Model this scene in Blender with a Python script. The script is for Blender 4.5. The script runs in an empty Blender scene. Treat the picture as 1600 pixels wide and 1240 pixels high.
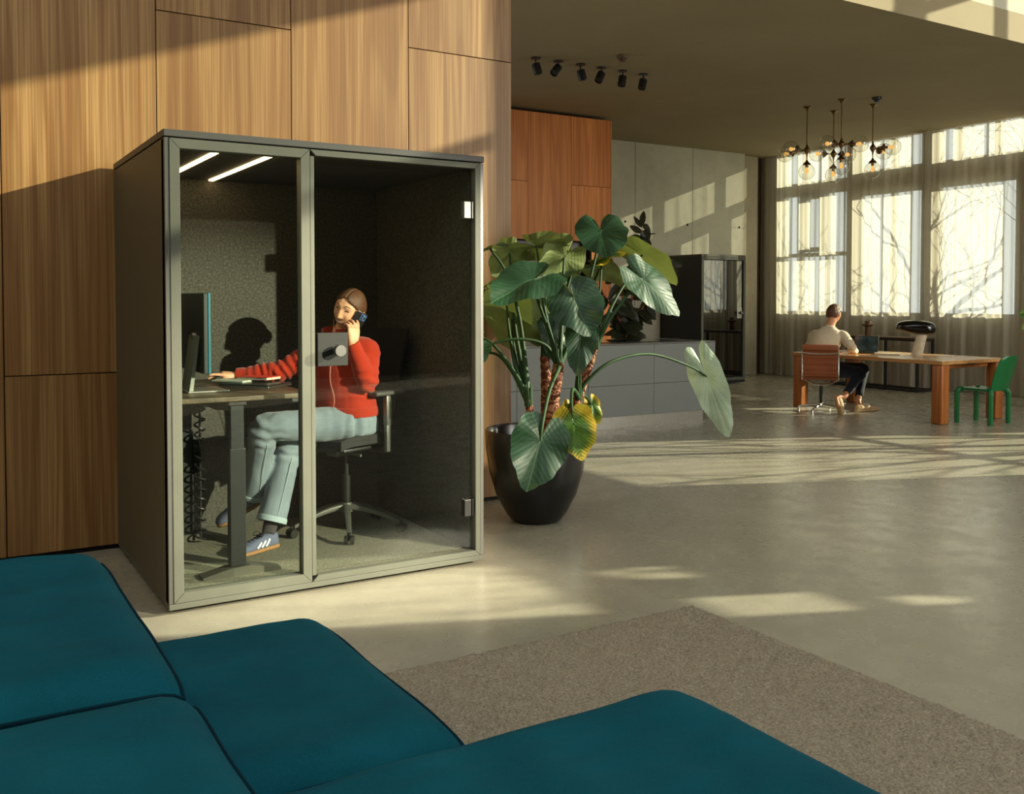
import bpy, bmesh, math, random
from mathutils import Vector, Matrix, Quaternion, noise as mnoise
PI = math.pi
V = Vector
scene = bpy.context.scene
COL = scene.collection

# ------------------------------------------------------------------ camera
F_PX, CY_PX, YAW, PITCH = 1496.14, 509.71, 0.5480, 0.0305
CAM = V((-0.9341, -4.5839, 1.4802))

def ray(px, py):
    u = (px - 800) / F_PX
    v = -(py - CY_PX) / F_PX
    w = math.cos(PITCH) + v * math.sin(PITCH)
    vz = v * math.cos(PITCH) - math.sin(PITCH)
    return V((u * math.cos(YAW) + w * math.sin(YAW), -u * math.sin(YAW) + w * math.cos(YAW), vz))

def at(px, py, y):
    """point of the room, at depth plane Y = y"""
    d = ray(px, py)
    return CAM + d * ((y - CAM.y) / d.y)

cam_data = bpy.data.cameras.new('camera')
cam_data.sensor_fit = 'HORIZONTAL'
cam_data.sensor_width = 36.0
cam_data.lens = F_PX * 36.0 / 1600.0
cam_data.shift_y = (CY_PX - 620.0) / 1600.0
cam_data.clip_end = 200
cam = bpy.data.objects.new('camera', cam_data)
COL.objects.link(cam)
cam.location = CAM
cam.rotation_euler = (PI / 2 - PITCH, 0, -YAW)
scene.camera = cam

# ------------------------------------------------------------------ object helpers
def origin_of(o):
    p = V((0, 0, 0))
    while o is not None:
        p += o.location
        o = o.parent
    return p

def obj(name, bm, mat, parent=None, smooth=True, angle=40, local=False):
    """link a bmesh as ONE mesh object; coordinates are the room's unless local"""
    me = bpy.data.meshes.new(name)
    bmesh.ops.recalc_face_normals(bm, faces=bm.faces)
    if parent is not None and not local:
        bmesh.ops.translate(bm, verts=bm.verts, vec=-origin_of(parent))
    bm.to_mesh(me)
    bm.free()
    mats = mat if isinstance(mat, (list, tuple)) else [mat]
    for m in mats:
        me.materials.append(m)
    if smooth:
        me.shade_smooth()
        try:
            me.set_sharp_from_angle(angle=math.radians(angle))
        except Exception:
            pass
    o = bpy.data.objects.new(name, me)
    COL.objects.link(o)
    if parent is not None:
        o.parent = parent
    return o

def tag(o, label, cat, group=None):
    o['label'] = label
    o['category'] = cat
    if group:
        o['group'] = group
    return o

def thing(name, label, cat, loc=(0, 0, 0), rotz=0.0, group=None):
    o = bpy.data.objects.new(name, None)
    o.empty_display_size = 0.1
    COL.objects.link(o)
    o.location = loc
    o.rotation_euler = (0, 0, rotz)
    return tag(o, label, cat, group)

def struct(name, bm, mat, parent=None, **k):
    o = obj(name, bm, mat, parent, **k)
    if parent is None:
        o['kind'] = 'structure'
    return o

def dup(root, loc, rotz, label, group=None):
    r = root.copy()
    COL.objects.link(r)
    r.location = loc
    r.rotation_euler = (0, 0, rotz)
    r['label'] = label
    if group:
        r['group'] = group
    for ch in list(root.children):
        c = ch.copy()
        COL.objects.link(c)
        c.parent = r
        for g in list(ch.children):
            d = g.copy()
            COL.objects.link(d)
            d.parent = c
    return r

# ------------------------------------------------------------------ mesh helpers
def B():
    return bmesh.new()

def box(bm, lo, hi, bev=0.0, seg=2):
    lo, hi = V(lo), V(hi)
    r = bmesh.ops.create_cube(bm, size=1.0)
    vs = r['verts']
    c, s = (lo + hi) / 2, hi - lo
    for v in vs:
        v.co = V((v.co.x * s.x + c.x, v.co.y * s.y + c.y, v.co.z * s.z + c.z))
    if bev > 0:
        es = list({e for v in vs for e in v.link_edges})
        bmesh.ops.bevel(bm, geom=es, offset=min(bev, min(s) * 0.45), segments=seg, profile=0.5, affect='EDGES')
    return bm

def obox(bm, c, ax, ay, az, size, bev=0.0, seg=2):
    """box with its own axes (unit vectors) round centre c"""
    t = B()
    box(t, (-size[0] / 2, -size[1] / 2, -size[2] / 2), (size[0] / 2, size[1] / 2, size[2] / 2), bev, seg)
    c, ax, ay, az = V(c), V(ax), V(ay), V(az)
    for v in t.verts:
        v.co = c + ax * v.co.x + ay * v.co.y + az * v.co.z
    merge(bm, t)
    return bm

def merge(bm, t):
    me = bpy.data.meshes.new('tmp')
    t.to_mesh(me)
    t.free()
    bm.from_mesh(me)
    bpy.data.meshes.remove(me)

def frame_of(d, hint=V((0, 0, 1))):
    d = V(d).normalized()
    h = V(hint)
    a = h - d * h.dot(d)
    if a.length < 1e-4:
        h = V((1, 0, 0))
        a = h - d * h.dot(d)
        if a.length < 1e-4:
            h = V((0, 1, 0))
            a = h - d * h.dot(d)
    a.normalize()
    return a, d.cross(a).normalized()

def loft(bm, secs, n=16, cap=True, power=2.0):
    """secs: (centre, ra, rb, axis_a, axis_b) ellipse (super-ellipse) sections, capped"""
    rings = []
    for s in secs:
        c, ra, rb, a, b = s[:5]
        ring = []
        for i in range(n):
            t = 2 * PI * i / n
            ct, st = math.cos(t), math.sin(t)
            if power != 2.0:
                ct = math.copysign(abs(ct) ** (2 / power), ct)
                st = math.copysign(abs(st) ** (2 / power), st)
            ring.append(bm.verts.new(V(c) + V(a) * (ra * ct) + V(b) * (rb * st)))
        rings.append(ring)
    for r0, r1 in zip(rings, rings[1:]):
        for i in range(n):
            bm.faces.new((r0[i], r0[(i + 1) % n], r1[(i + 1) % n], r1[i]))
    if cap:
        bm.faces.new(list(reversed(rings[0])))
        bm.faces.new(rings[-1])
    return rings

def spline(pts, n):
    """Catmull-Rom through points (tuples of any length)"""
    P = [tuple(p) for p in pts]
    if len(P) == 2:
        P = [P[0], tuple((a + b) / 2 for a, b in zip(P[0], P[1])), P[1]]
    Q = [tuple(2 * a - b for a, b in zip(P[0], P[1]))] + P + [tuple(2 * a - b for a, b in zip(P[-1], P[-2]))]
    out = []
    for i in range(1, len(Q) - 2):
        for k in range(n):
            t = k / n
            row = []
            for a, b, c, d in zip(Q[i - 1], Q[i], Q[i + 1], Q[i + 2]):
                row.append(0.5 * (2 * b + (c - a) * t + (2 * a - 5 * b + 4 * c - d) * t * t + (3 * b - a - 3 * c + d) * t ** 3))
            out.append(tuple(row))
    out.append(P[-1])
    return out

def tube(bm, pts, r, n=10, hint=V((0, 0, 1)), squash=1.0, round_ends=False, sub=0):
    """pts: points, or (x,y,z,r); swept round section"""
    P = []
    for p in pts:
        p = tuple(p)
        P.append(p if len(p) == 4 else p + (r,))
    if sub:
        P = spline(P, sub)
    secs = []
    m = len(P)
    a = None
    for i in range(m):
        p = V(P[i][:3])
        d = V(P[min(i + 1, m - 1)][:3]) - V(P[max(i - 1, 0)][:3])
        if d.length < 1e-9:
            d = V((0, 0, 1))
        if a is None:
            a, b = frame_of(d, hint)
        else:
            d.normalize()
            a = (a - d * a.dot(d)).normalized()
            b = d.cross(a).normalized()
        secs.append((p, P[i][3], P[i][3] * squash, a.copy(), b.copy()))
    if round_ends:
        def dome(sec, d):
            c, ra, rb, aa, bb = sec
            return [(c + d * ra * math.sin(t), ra * math.cos(t), rb * math.cos(t), aa, bb) for t in (0.5, 0.95, 1.35)]
        d0 = (V(P[0][:3]) - V(P[1][:3])).normalized()
        d1 = (V(P[-1][:3]) - V(P[-2][:3])).normalized()
        secs = list(reversed(dome(secs[0], d0))) + secs + dome(secs[-1], d1)
    loft(bm, secs, n)
    return bm

def cyl(bm, p0, p1, r0, r1=None, n=20):
    p0, p1 = V(p0), V(p1)
    r1 = r0 if r1 is None else r1
    a, b = frame_of(p1 - p0, V((1, 0, 0)) if abs((p1 - p0).normalized().x) < 0.9 else V((0, 1, 0)))
    loft(bm, [(p0, r0, r0, a, b), (p1, r1, r1, a, b)], n)
    return bm

def lathe(bm, prof, c=(0, 0, 0), n=32, axis=V((0, 0, 1)), closed=False):
    """prof: (radius, height) pairs"""
    axis = V(axis).normalized()
    a, b = frame_of(axis, V((1, 0, 0)) if abs(axis.x) < 0.9 else V((0, 1, 0)))
    c = V(c)
    rings = []
    for r, h in prof:
        if r < 1e-6:
            rings.append([bm.verts.new(c + axis * h)])
        else:
            rings.append([bm.verts.new(c + axis * h + a * (r * math.cos(2 * PI * i / n)) + b * (r * math.sin(2 * PI * i / n))) for i in range(n)])
    for r0, r1 in zip(rings, rings[1:]):
        for i in range(n):
            j = (i + 1) % n
            if len(r0) == 1 and len(r1) == 1:
                continue
            if len(r0) == 1:
                bm.faces.new((r0[0], r1[j], r1[i]))
            elif len(r1) == 1:
                bm.faces.new((r0[i], r0[j], r1[0]))
            else:
                bm.faces.new((r0[i], r0[j], r1[j], r1[i]))
    return bm

def ball(bm, c, r, n=16, sc=(1, 1, 1)):
    m = Matrix.Translation(V(c)) @ Matrix.Diagonal((sc[0], sc[1], sc[2], 1))
    bmesh.ops.create_uvsphere(bm, u_segments=n, v_segments=max(6, n * 2 // 3), radius=r, matrix=m)
    return bm

def remeshed(bm, voxel, smooth_it=4, fac=0.5):
    """one continuous skin over overlapping closed volumes"""
    me = bpy.data.meshes.new('tmp')
    bmesh.ops.recalc_face_normals(bm, faces=bm.faces)
    bm.to_mesh(me)
    bm.free()
    o = bpy.data.objects.new('tmp', me)
    COL.objects.link(o)
    md = o.modifiers.new('r', 'REMESH')
    md.mode = 'VOXEL'
    md.voxel_size = voxel
    if smooth_it:
        sm = o.modifiers.new('s', 'SMOOTH')
        sm.iterations = smooth_it
        sm.factor = fac
    dg = bpy.context.evaluated_depsgraph_get()
    dg.update()
    me2 = bpy.data.meshes.new_from_object(o.evaluated_get(dg))
    out = bmesh.new()
    out.from_mesh(me2)
    bpy.data.objects.remove(o)
    bpy.data.meshes.remove(me)
    bpy.data.meshes.remove(me2)
    return out

# ------------------------------------------------------------------ materials
def srgb(r, g, b):
    def f(c):
        c /= 255.0
        return c / 12.92 if c <= 0.04045 else ((c + 0.055) / 1.055) ** 2.4
    return (f(r), f(g), f(b), 1.0)

class NT:
    def __init__(self, name):
        self.m = bpy.data.materials.new(name)
        self.m.use_nodes = True
        self.t = self.m.node_tree
        self.t.nodes.clear()
        self.out = self.n('ShaderNodeOutputMaterial')
    def n(self, kind, **kw):
        nd = self.t.nodes.new(kind)
        for k, v in kw.items():
            setattr(nd, k, v)
        return nd
    def l(self, a, b):
        self.t.links.new(a, b)
    def coords(self, kind='Object', scale=(1, 1, 1), rnd=0.0):
        tc = self.n('ShaderNodeTexCoord')
        mp = self.n('ShaderNodeMapping')
        mp.inputs['Scale'].default_value = scale
        if rnd:
            oi = self.n('ShaderNodeObjectInfo')
            mu = self.n('ShaderNodeMath', operation='MULTIPLY')
            mu.inputs[1].default_value = rnd
            self.l(oi.outputs['Random'], mu.inputs[0])
            ad = self.n('ShaderNodeVectorMath', operation='ADD')
            self.l(tc.outputs[kind], ad.inputs[0])
            self.l(mu.outputs[0], ad.inputs[1])
            self.l(ad.outputs[0], mp.inputs['Vector'])
        else:
            self.l(tc.outputs[kind], mp.inputs['Vector'])
        return mp.outputs['Vector']
    def noise(self, vec, scale, detail=4, rough=0.5, dist=0.0):
        nd = self.n('ShaderNodeTexNoise')
        nd.inputs['Scale'].default_value = scale
        nd.inputs['Detail'].default_value = detail
        nd.inputs['Roughness'].default_value = rough
        nd.inputs['Distortion'].default_value = dist
        self.l(vec, nd.inputs['Vector'])
        return nd.outputs['Fac']
    def ramp(self, fac, stops):
        r = self.n('ShaderNodeValToRGB')
        el = r.color_ramp.elements
        while len(el) < len(stops):
            el.new(0.5)
        for e, (p, c) in zip(el, stops):
            e.position = p
            e.color = c
        self.l(fac, r.inputs['Fac'])
        return r.outputs['Color']
    def mix(self, fac, a, b, mode='MIX'):
        m = self.n('ShaderNodeMix', data_type='RGBA', blend_type=mode)
        if isinstance(fac, float):
            m.inputs['Factor'].default_value = fac
        else:
            self.l(fac, m.inputs['Factor'])
        for s, x in ((6, a), (7, b)):
            if isinstance(x, tuple):
                m.inputs[s].default_value = x
            else:
                self.l(x, m.inputs[s])
        return m.outputs[2]
    def math(self, op, a, b=0.0):
        m = self.n('ShaderNodeMath', operation=op)
        for s, x in ((0, a), (1, b)):
            if isinstance(x, (int, float)):
                m.inputs[s].default_value = x
            else:
                self.l(x, m.inputs[s])
        return m.outputs[0]
    def bump(self, h, strength=0.2, dist=0.01):
        b = self.n('ShaderNodeBump')
        b.inputs['Strength'].default_value = strength
        b.inputs['Distance'].default_value = dist
        self.l(h, b.inputs['Height'])
        return b.outputs['Normal']
    def bsdf(self, color=None, rough=0.5, metal=0.0, spec=0.5, normal=None, **kw):
        p = self.n('ShaderNodeBsdfPrincipled')
        if isinstance(color, tuple):
            p.inputs['Base Color'].default_value = color
        elif color is not None:
            self.l(color, p.inputs['Base Color'])
        if isinstance(rough, (int, float)):
            p.inputs['Roughness'].default_value = rough
        else:
            self.l(rough, p.inputs['Roughness'])
        p.inputs['Metallic'].default_value = metal
        p.inputs['Specular IOR Level'].default_value = spec
        if normal is not None:
            self.l(normal, p.inputs['Normal'])
        for k, v in kw.items():
            p.inputs[k].default_value = v
        return p.outputs[0]
    def done(self, sh):
        self.l(sh, self.out.inputs['Surface'])
        return self.m

def plain(name, col, rough=0.5, metal=0.0, spec=0.5, var=0.12, vscale=8.0, bump=0.0, bscale=60.0, **kw):
    """solid colour with a little procedural unevenness"""
    t = NT(name)
    v = t.coords()
    nz = t.noise(v, vscale, 4, 0.6)
    dark = tuple(c * (1 - var) for c in col[:3]) + (1,)
    lite = tuple(min(1, c * (1 + var)) for c in col[:3]) + (1,)
    c = t.ramp(nz, [(0.3, dark), (0.7, lite)])
    nm = t.bump(t.noise(v, bscale, 3, 0.6), bump, 0.004) if bump else None
    return t.done(t.bsdf(c, rough, metal, spec, nm, **kw))

def wood(name, lite, mid, dark, rough=0.45, axis='z', scale=1.0):
    t = NT(name)
    k = scale
    sc = {'z': (k, k, 0.04 * k), 'y': (k, 0.04 * k, k), 'x': (0.04 * k, k, k)}[axis]
    v = t.coords('Object', sc, rnd=37.0)
    v2 = t.coords('Object', tuple(s * (0.16 if s < 0.5 else 1) for s in sc), rnd=37.0)
    big = t.noise(v, 3.4, 3, 0.5, 0.9)
    lines = t.n('ShaderNodeMath', operation='SINE')
    t.l(t.math('MULTIPLY', big, 46.0), lines.inputs[0])
    rings = t.math('MULTIPLY_ADD', lines.outputs[0], 0.5)
    rings.node.inputs[2].default_value = 0.5
    broad = t.noise(v2, 5.0, 2, 0.5)
    fine = t.noise(v2, 120.0, 2, 0.7)
    c = t.mix(t.ramp(rings, [(0.1, (0.10, 0.10, 0.10, 1)), (0.9, (0.95, 0.95, 0.95, 1))]), mid, lite)
    c = t.mix(t.ramp(broad, [(0.35, (0, 0, 0, 1)), (0.75, (0.5, 0.5, 0.5, 1))]), c, dark)
    fm = t.ramp(fine, [(0.42, (1, 1, 1, 1)), (0.62, (0, 0, 0, 1))])
    c = t.mix(t.math('MULTIPLY', fm, 0.5), c, dark)
    nm = t.bump(fine, 0.12, 0.002)
    return t.done(t.bsdf(c, rough, 0.0, 0.4, nm))

def thin_glass(name, tint=(0.95, 0.97, 0.95, 1), ior=1.5, rough=0.0, extra=0.0, rim=None):
    t = NT(name)
    tr = t.n('ShaderNodeBsdfTransparent')
    tr.inputs['Color'].default_value = tint
    if rim:                                       # more glass to look through towards a bulb's rim
        l2 = t.n('ShaderNodeLayerWeight'); l2.inputs['Blend'].default_value = 0.5
        t.l(t.mix(t.ramp(l2.outputs['Facing'], [(0.62, (0, 0, 0, 1)), (0.97, (1, 1, 1, 1))]), tint, rim), tr.inputs['Color'])
    gl = t.n('ShaderNodeBsdfGlossy')
    gl.inputs['Roughness'].default_value = rough
    lw = t.n('ShaderNodeLayerWeight')             # Schlick reflectance of a thin sheet, same from both sides
    lw.inputs['Blend'].default_value = 0.5
    r0 = ((ior - 1) / (ior + 1)) ** 2
    fac = t.math('ADD', t.math('MULTIPLY', t.math('POWER', lw.outputs['Facing'], 5.0), 1 - r0), r0 + extra)
    mx = t.n('ShaderNodeMixShader')
    t.l(fac, mx.inputs[0])
    t.l(tr.outputs[0], mx.inputs[1])
    t.l(gl.outputs[0], mx.inputs[2])
    return t.done(mx.outputs[0])

def emit(name, col, strength):
    t = NT(name)
    e = t.n('ShaderNodeEmission')
    e.inputs['Color'].default_value = col
    e.inputs['Strength'].default_value = strength
    return t.done(e.outputs[0])

M = {}
M['oak'] = wood('oak_veneer', srgb(164, 129, 80), srgb(138, 100, 56), srgb(94, 60, 28))
M['teak'] = wood('red_oak_veneer', srgb(232, 150, 72), srgb(206, 122, 52), srgb(150, 80, 28))
M['tablewood'] = wood('table_wood', srgb(205, 140, 78), srgb(176, 106, 50), srgb(110, 58, 24), 0.22, 'y', 1.4)
M['tabletop'] = wood('table_top_lit_wood', srgb(222, 178, 118), srgb(200, 148, 90), srgb(150, 98, 52), 0.22, 'y', 1.4)  # paler than the legs: window light put into the colour
M['legwood'] = wood('table_leg_wood', srgb(205, 132, 66), srgb(176, 98, 40), srgb(92, 44, 18), 0.4, 'z', 2.2)
M['black'] = plain('black_paint', srgb(24, 24, 23), 0.45)
M['seam'] = plain('dark_seam', srgb(16, 12, 8), 0.9)
M['booth_side'] = plain('booth_side_panel', srgb(80, 74, 60), 0.55, var=0.05)
M['booth_frame'] = plain('booth_frame_metal', srgb(84, 86, 76), 0.58, 0.0, 0.2, var=0.05)
M['booth_black'] = plain('booth_black_gap', srgb(14, 14, 14), 0.6)
M['steel'] = plain('brushed_steel', srgb(190, 188, 180), 0.32, 1.0, var=0.08, vscale=30)
M['chrome'] = plain('chrome', srgb(225, 222, 215), 0.24, 1.0, var=0.03)
M['darkmetal'] = plain('dark_metal', srgb(52, 52, 50), 0.38, 0.6)
M['greymetal'] = plain('grey_metal', srgb(104, 104, 98), 0.4, 0.5)
M['brass'] = plain('aged_brass', srgb(122, 98, 66), 0.3, 1.0, var=0.15, vscale=20)
M['glass'] = thin_glass('booth_glass', (0.90, 0.93, 0.90, 1), 1.5)
M['globe'] = thin_glass('globe_glass', (0.93, 0.93, 0.90, 1), 1.5, 0.0, 0.06, (0.42, 0.42, 0.38, 1))
M['led'] = emit('warm_led', (1.0, 0.66, 0.32, 1), 13.0)
M['filament'] = emit('filament', (1.0, 0.5, 0.14, 1), 5.0)

def felt():
    t = NT('grey_felt')
    v = t.coords()
    n1 = t.noise(v, 75, 4, 0.8)
    c = t.ramp(n1, [(0.3, srgb(44, 43, 40)), (0.55, srgb(82, 80, 73)), (0.8, srgb(124, 121, 110))])
    return t.done(t.bsdf(c, 0.95, 0, 0.1, t.bump(n1, 0.35, 0.004)))
M['felt'] = felt()

def carpet():
    t = NT('booth_carpet')
    v = t.coords()
    n1 = t.noise(v, 85, 4, 0.85)
    c = t.ramp(n1, [(0.3, srgb(80, 78, 68)), (0.55, srgb(128, 125, 110)), (0.8, srgb(176, 172, 150))])
    return t.done(t.bsdf(c, 0.95, 0, 0.1, t.bump(n1, 0.6, 0.006)))
M['carpet'] = carpet()

def concrete_floor():
    t = NT('polished_concrete')
    v = t.coords()
    a = t.noise(v, 0.7, 5, 0.6, 0.4)
    b = t.noise(v, 5.0, 5, 0.65)
    s = t.noise(v, 120, 3, 0.8)
    c = t.ramp(a, [(0.3, srgb(148, 143, 126)), (0.7, srgb(170, 164, 146))])
    c = t.mix(t.ramp(b, [(0.35, (0, 0, 0, 1)), (0.8, (0.55, 0.55, 0.55, 1))]), c, srgb(130, 125, 110))
    c = t.mix(t.ramp(s, [(0.6, (0, 0, 0, 1)), (0.74, (0.6, 0.6, 0.6, 1))]), c, srgb(96, 92, 80))
    r = t.ramp(b, [(0.2, (0.20, 0.20, 0.20, 1)), (0.8, (0.36, 0.36, 0.36, 1))])
    return t.done(t.bsdf(c, r, 0, 0.5, t.bump(s, 0.06, 0.003)))
M['floor'] = concrete_floor()

def concrete_wall(name, c0, c1, c2, rough=0.85):
    t = NT(name)
    v = t.coords()
    a = t.noise(v, 0.8, 6, 0.6, 0.6)
    b = t.noise(v, 7.0, 5, 0.7)
    c = t.ramp(a, [(0.3, c0), (0.7, c1)])
    c = t.mix(t.ramp(b, [(0.5, (0, 0, 0, 1)), (0.8, (0.5, 0.5, 0.5, 1))]), c, c2)
    return t.done(t.bsdf(c, rough, 0, 0.25, t.bump(b, 0.1, 0.004)))
M['concrete'] = concrete_wall('raw_concrete', srgb(166, 164, 144), srgb(188, 185, 164), srgb(148, 145, 126))
M['column'] = concrete_wall('column_concrete', srgb(132, 124, 104), srgb(158, 149, 125), srgb(112, 104, 86))
M['ceiling'] = concrete_wall('painted_ceiling', srgb(142, 130, 102), srgb(150, 138, 110), srgb(140, 128, 100))
M['plaster'] = concrete_wall('pale_plaster', srgb(180, 176, 156), srgb(190, 186, 166), srgb(172, 168, 150))
M['frame_blue'] = plain('window_frame', srgb(104, 106, 104), 0.5)
M['windowwall'] = plain('window_wall', srgb(150, 140, 118), 0.9)

def curtain_mat():
    t = NT('sheer_curtain')
    v = t.coords('Object', (1, 1, 0.02))
    st = t.noise(v, 34, 3, 0.6)
    lw = t.n('ShaderNodeLayerWeight')
    lw.inputs['Blend'].default_value = 0.35
    dense = t.math('ADD', t.math('MULTIPLY', lw.outputs['Facing'], 0.75), t.math('MULTIPLY', st, 0.25))
    dense = t.math('MINIMUM', t.math('ADD', dense, 0.52), 0.97)
    tr = t.n('ShaderNodeBsdfTransparent')
    tr.inputs['Color'].default_value = (1.0, 0.99, 0.96, 1)
    df = t.n('ShaderNodeBsdfDiffuse')
    df.inputs['Color'].default_value = srgb(216, 208, 188)
    tl = t.n('ShaderNodeBsdfTranslucent')
    tl.inputs['Color'].default_value = srgb(206, 200, 182)
    m1 = t.n('ShaderNodeMixShader')
    m1.inputs[0].default_value = 0.46
    t.l(df.outputs[0], m1.inputs[1])
    t.l(tl.outputs[0], m1.inputs[2])
    m2 = t.n('ShaderNodeMixShader')
    t.l(dense, m2.inputs[0])
    t.l(tr.outputs[0], m2.inputs[1])
    t.l(m1.outputs[0], m2.inputs[2])
    return t.done(m2.outputs[0])
M['curtain'] = curtain_mat()
# ================================================================== the room
SUN_DIR = V((1.0, -0.41, 0.35)).normalized()      # towards the sun
CEIL = 4.15
XW = 13.0                                           # inner face of the window wall
CEDGE = 1.29                                        # front edge of the low ceiling

# floor
bm = B(); box(bm, (-7.2, -12, -0.2), (XW + 0.25, 9.2, 0.0))
struct('floor', bm, M['floor'], smooth=False)

# low ceiling: the slab's underside and the parapet above its front edge
bm = B(); box(bm, (2.72, CEDGE, CEIL), (XW, 9.0, CEIL + 0.3))
struct('ceiling', bm, M['ceiling'], smooth=False)
bm = B(); box(bm, (2.72, CEDGE + 0.004, CEIL + 0.008), (XW, CEDGE + 0.25, 8.0))
struct('wall_upper', bm, M['plaster'], smooth=False)
bm = B()
for lo, hi in (((-7.2, -12, 8.0), (-5.5, 9.2, 8.2)), ((4.5, -12, 8.0), (XW + 0.25, 9.2, 8.2)), ((-5.5, -12, 8.0), (4.5, -10.4, 8.2)), ((-5.5, -3.6, 8.0), (4.5, 9.2, 8.2))):  # gap in the slab is made up for the added overhead fill
    box(bm, lo, hi)
struct('ceiling_high', bm, M['plaster'], smooth=False)

# wood-clad wall: dark backing with one mesh per veneered panel
WY = 1.40
bm = B(); box(bm, (-7.2, WY + 0.022, 0.0), (2.70, WY + 0.6, 8.0))
wl = struct('wall_left', bm, M['seam'], smooth=False)
PITCH_X = 0.8225
xr = 2.713
i = 0
while xr > -7.0:
    xl = xr - PITCH_X
    cuts = [0.028, 3.18, 7.99] if i % 2 == 0 else [0.028, 1.04, 5.3, 7.99]
    for z0, z1 in zip(cuts, cuts[1:]):
        bm = B(); box(bm, (xl + 0.003, WY, z0 + 0.003), (xr - 0.003, WY + 0.02, z1 - 0.003), 0.0008, 1)
        obj('panel', bm, M['oak'], wl, smooth=False)
    xr = xl
    i += 1
bm = B(); box(bm, (2.6985, WY + 0.0205, 0.028), (2.713, WY + 0.6, 7.99))
obj('end_panel', bm, M['oak'], wl, smooth=False)

# concrete wall at the back, its joints and tie holes
CYW = 8.47
bm = B()
for x0, x1 in ((2.4, 9.52), (9.526, 10.835), (10.841, 12.12)):
    box(bm, (x0, CYW, 0), (x1, CYW + 0.3, CEIL), 0.003, 1)
wb = struct('wall_back', bm, M['concrete'], smooth=False)
bm = B()
for x, z in ((9.311, 2.776), (10.716, 2.776), (11.989, 2.779)):
    cyl(bm, (x, CYW - 0.002, z), (x, CYW + 0.01, z), 0.022, n=14)
obj('tie_hole', bm, M['seam'], wb)
bm = B(); box(bm, (12.12, 8.60, 0), (12.60, 9.0, CEIL), 0.012)
struct('column', bm, M['column'], smooth=False)
bm = B(); box(bm, (12.60, 8.80, 0), (XW + 0.07, 9.0, CEIL), 0.004)
struct('trim_1', bm, plain('dark_reveal', srgb(70, 54, 36), 0.8), smooth=False)

# window wall with its openings: (y0, y1, z0, z1)
OPEN = [
    (6.82, 8.36, 1.17, 3.41), (6.82, 8.36, 3.55, 4.6),
    (5.32, 6.60, 1.17, 3.29), (5.32, 6.60, 3.62, 4.6),
    (3.72, 5.06, 1.17, 3.29), (3.40, 5.06, 3.62, 4.6),
    (1.76, 2.80, 1.25, 3.0),
    (-2.62, -0.06, 1.20, 3.28),
    (-5.70, 0.60, 3.90, 7.45),
    (-5.14, -4.86, 3.66, 3.84), (-5.82, -5.46, 3.56, 3.80), (-5.80, -5.60, 3.36, 3.50),  # unseen slots, shaped to throw sun patches on the floor
]
def wall_grid(x0, x1, ylo, yhi, zlo, zhi, openings):
    ys = sorted({ylo, yhi} | {o[0] for o in openings} | {o[1] for o in openings})
    bm = B()
    for y0, y1 in zip(ys, ys[1:]):
        ym = (y0 + y1) / 2
        spans = sorted((o[2], o[3]) for o in openings if o[0] < ym < o[1])
        z = zlo
        for a, b in spans:
            if a > z:
                box(bm, (x0, y0, z), (x1, y1, a))
            z = max(z, b)
        if z < zhi:
            box(bm, (x0, y0, z), (x1, y1, zhi))
    return bm
struct('wall_right', wall_grid(XW, XW + 0.08, -12, 9.0, 0, 8.0, OPEN), M['windowwall'], smooth=False)

# the windows: frame bars and panes
def window(n, y0, y1, z0, z1, vbars=(), hbars=(), fw=0.05, extra=()):
    x0, x1 = XW + 0.01, XW + 0.07
    bm = B()
    box(bm, (x0, y0, z0), (x1, y0 + fw, z1)); box(bm, (x0, y1 - fw, z0), (x1, y1, z1))
    box(bm, (x0, y0, z0), (x1, y1, z0 + fw)); box(bm, (x0, y0, z1 - fw), (x1, y1, z1))
    for y, w in vbars:
        box(bm, (x0, y - w / 2, z0), (x1, y + w / 2, z1))
    for z, w in hbars:
        box(bm, (x0 - 0.001, y0, z - w / 2), (x1 + 0.001, y1, z + w / 2))
    for a, b, c, d, w in extra:      # an opening casement: thick square frame
        box(bm, (x0 - 0.03, a, c), (x1, a + w, d)); box(bm, (x0 - 0.03, b - w, c), (x1, b, d))
        box(bm, (x0 - 0.03, a, c), (x1, b, c + w)); box(bm, (x0 - 0.03, a, d - w), (x1, b, d))
    f = struct('window_%d' % n, bm, M['frame_blue'], smooth=False)
    bm = B(); box(bm, (XW + 0.045, y0, z0), (XW + 0.051, y1, z1))
    obj('pane', bm, M['glass'], f, smooth=False)
window(1, 6.82, 8.36, 1.17, 3.41, ((7.90, 0.09), (7.30, 0.07)), ((2.26, 0.07),), extra=((7.36, 7.84, 2.31, 3.37, 0.085),))
window(2, 6.82, 8.36, 3.55, 4.6, ((7.84, 0.09), (7.24, 0.09)))
window(3, 5.32, 6.60, 1.17, 3.29, ((5.92, 0.06),), ())
window(4, 5.32, 6.60, 3.62, 4.6, ((5.92, 0.08),))
window(5, 3.72, 5.06, 1.17, 3.29, (), ())
window(6, 3.40, 5.06, 3.62, 4.6, ((4.70, 0.09), (4.07, 0.09)))
window(7, 1.76, 2.80, 1.25, 3.0)
window(8, -2.62, -0.06, 1.20, 3.28, ((-1.0, 0.1),), ((2.0, 0.05),))
window(10, -5.14, -4.86, 3.66, 3.84, fw=0.01)  # small slots from here: unseen, added for the floor's sun patches
window(11, -5.82, -5.46, 3.56, 3.80, fw=0.01)
window(12, -5.80, -5.60, 3.36, 3.50, fw=0.01)
window(9, -5.70, 0.60, 3.90, 7.45, ((-0.55, 0.08), (-1.15, 0.18), (-2.76, 0.28), (-4.49, 0.42)), ((6.27, 0.11),))

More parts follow.
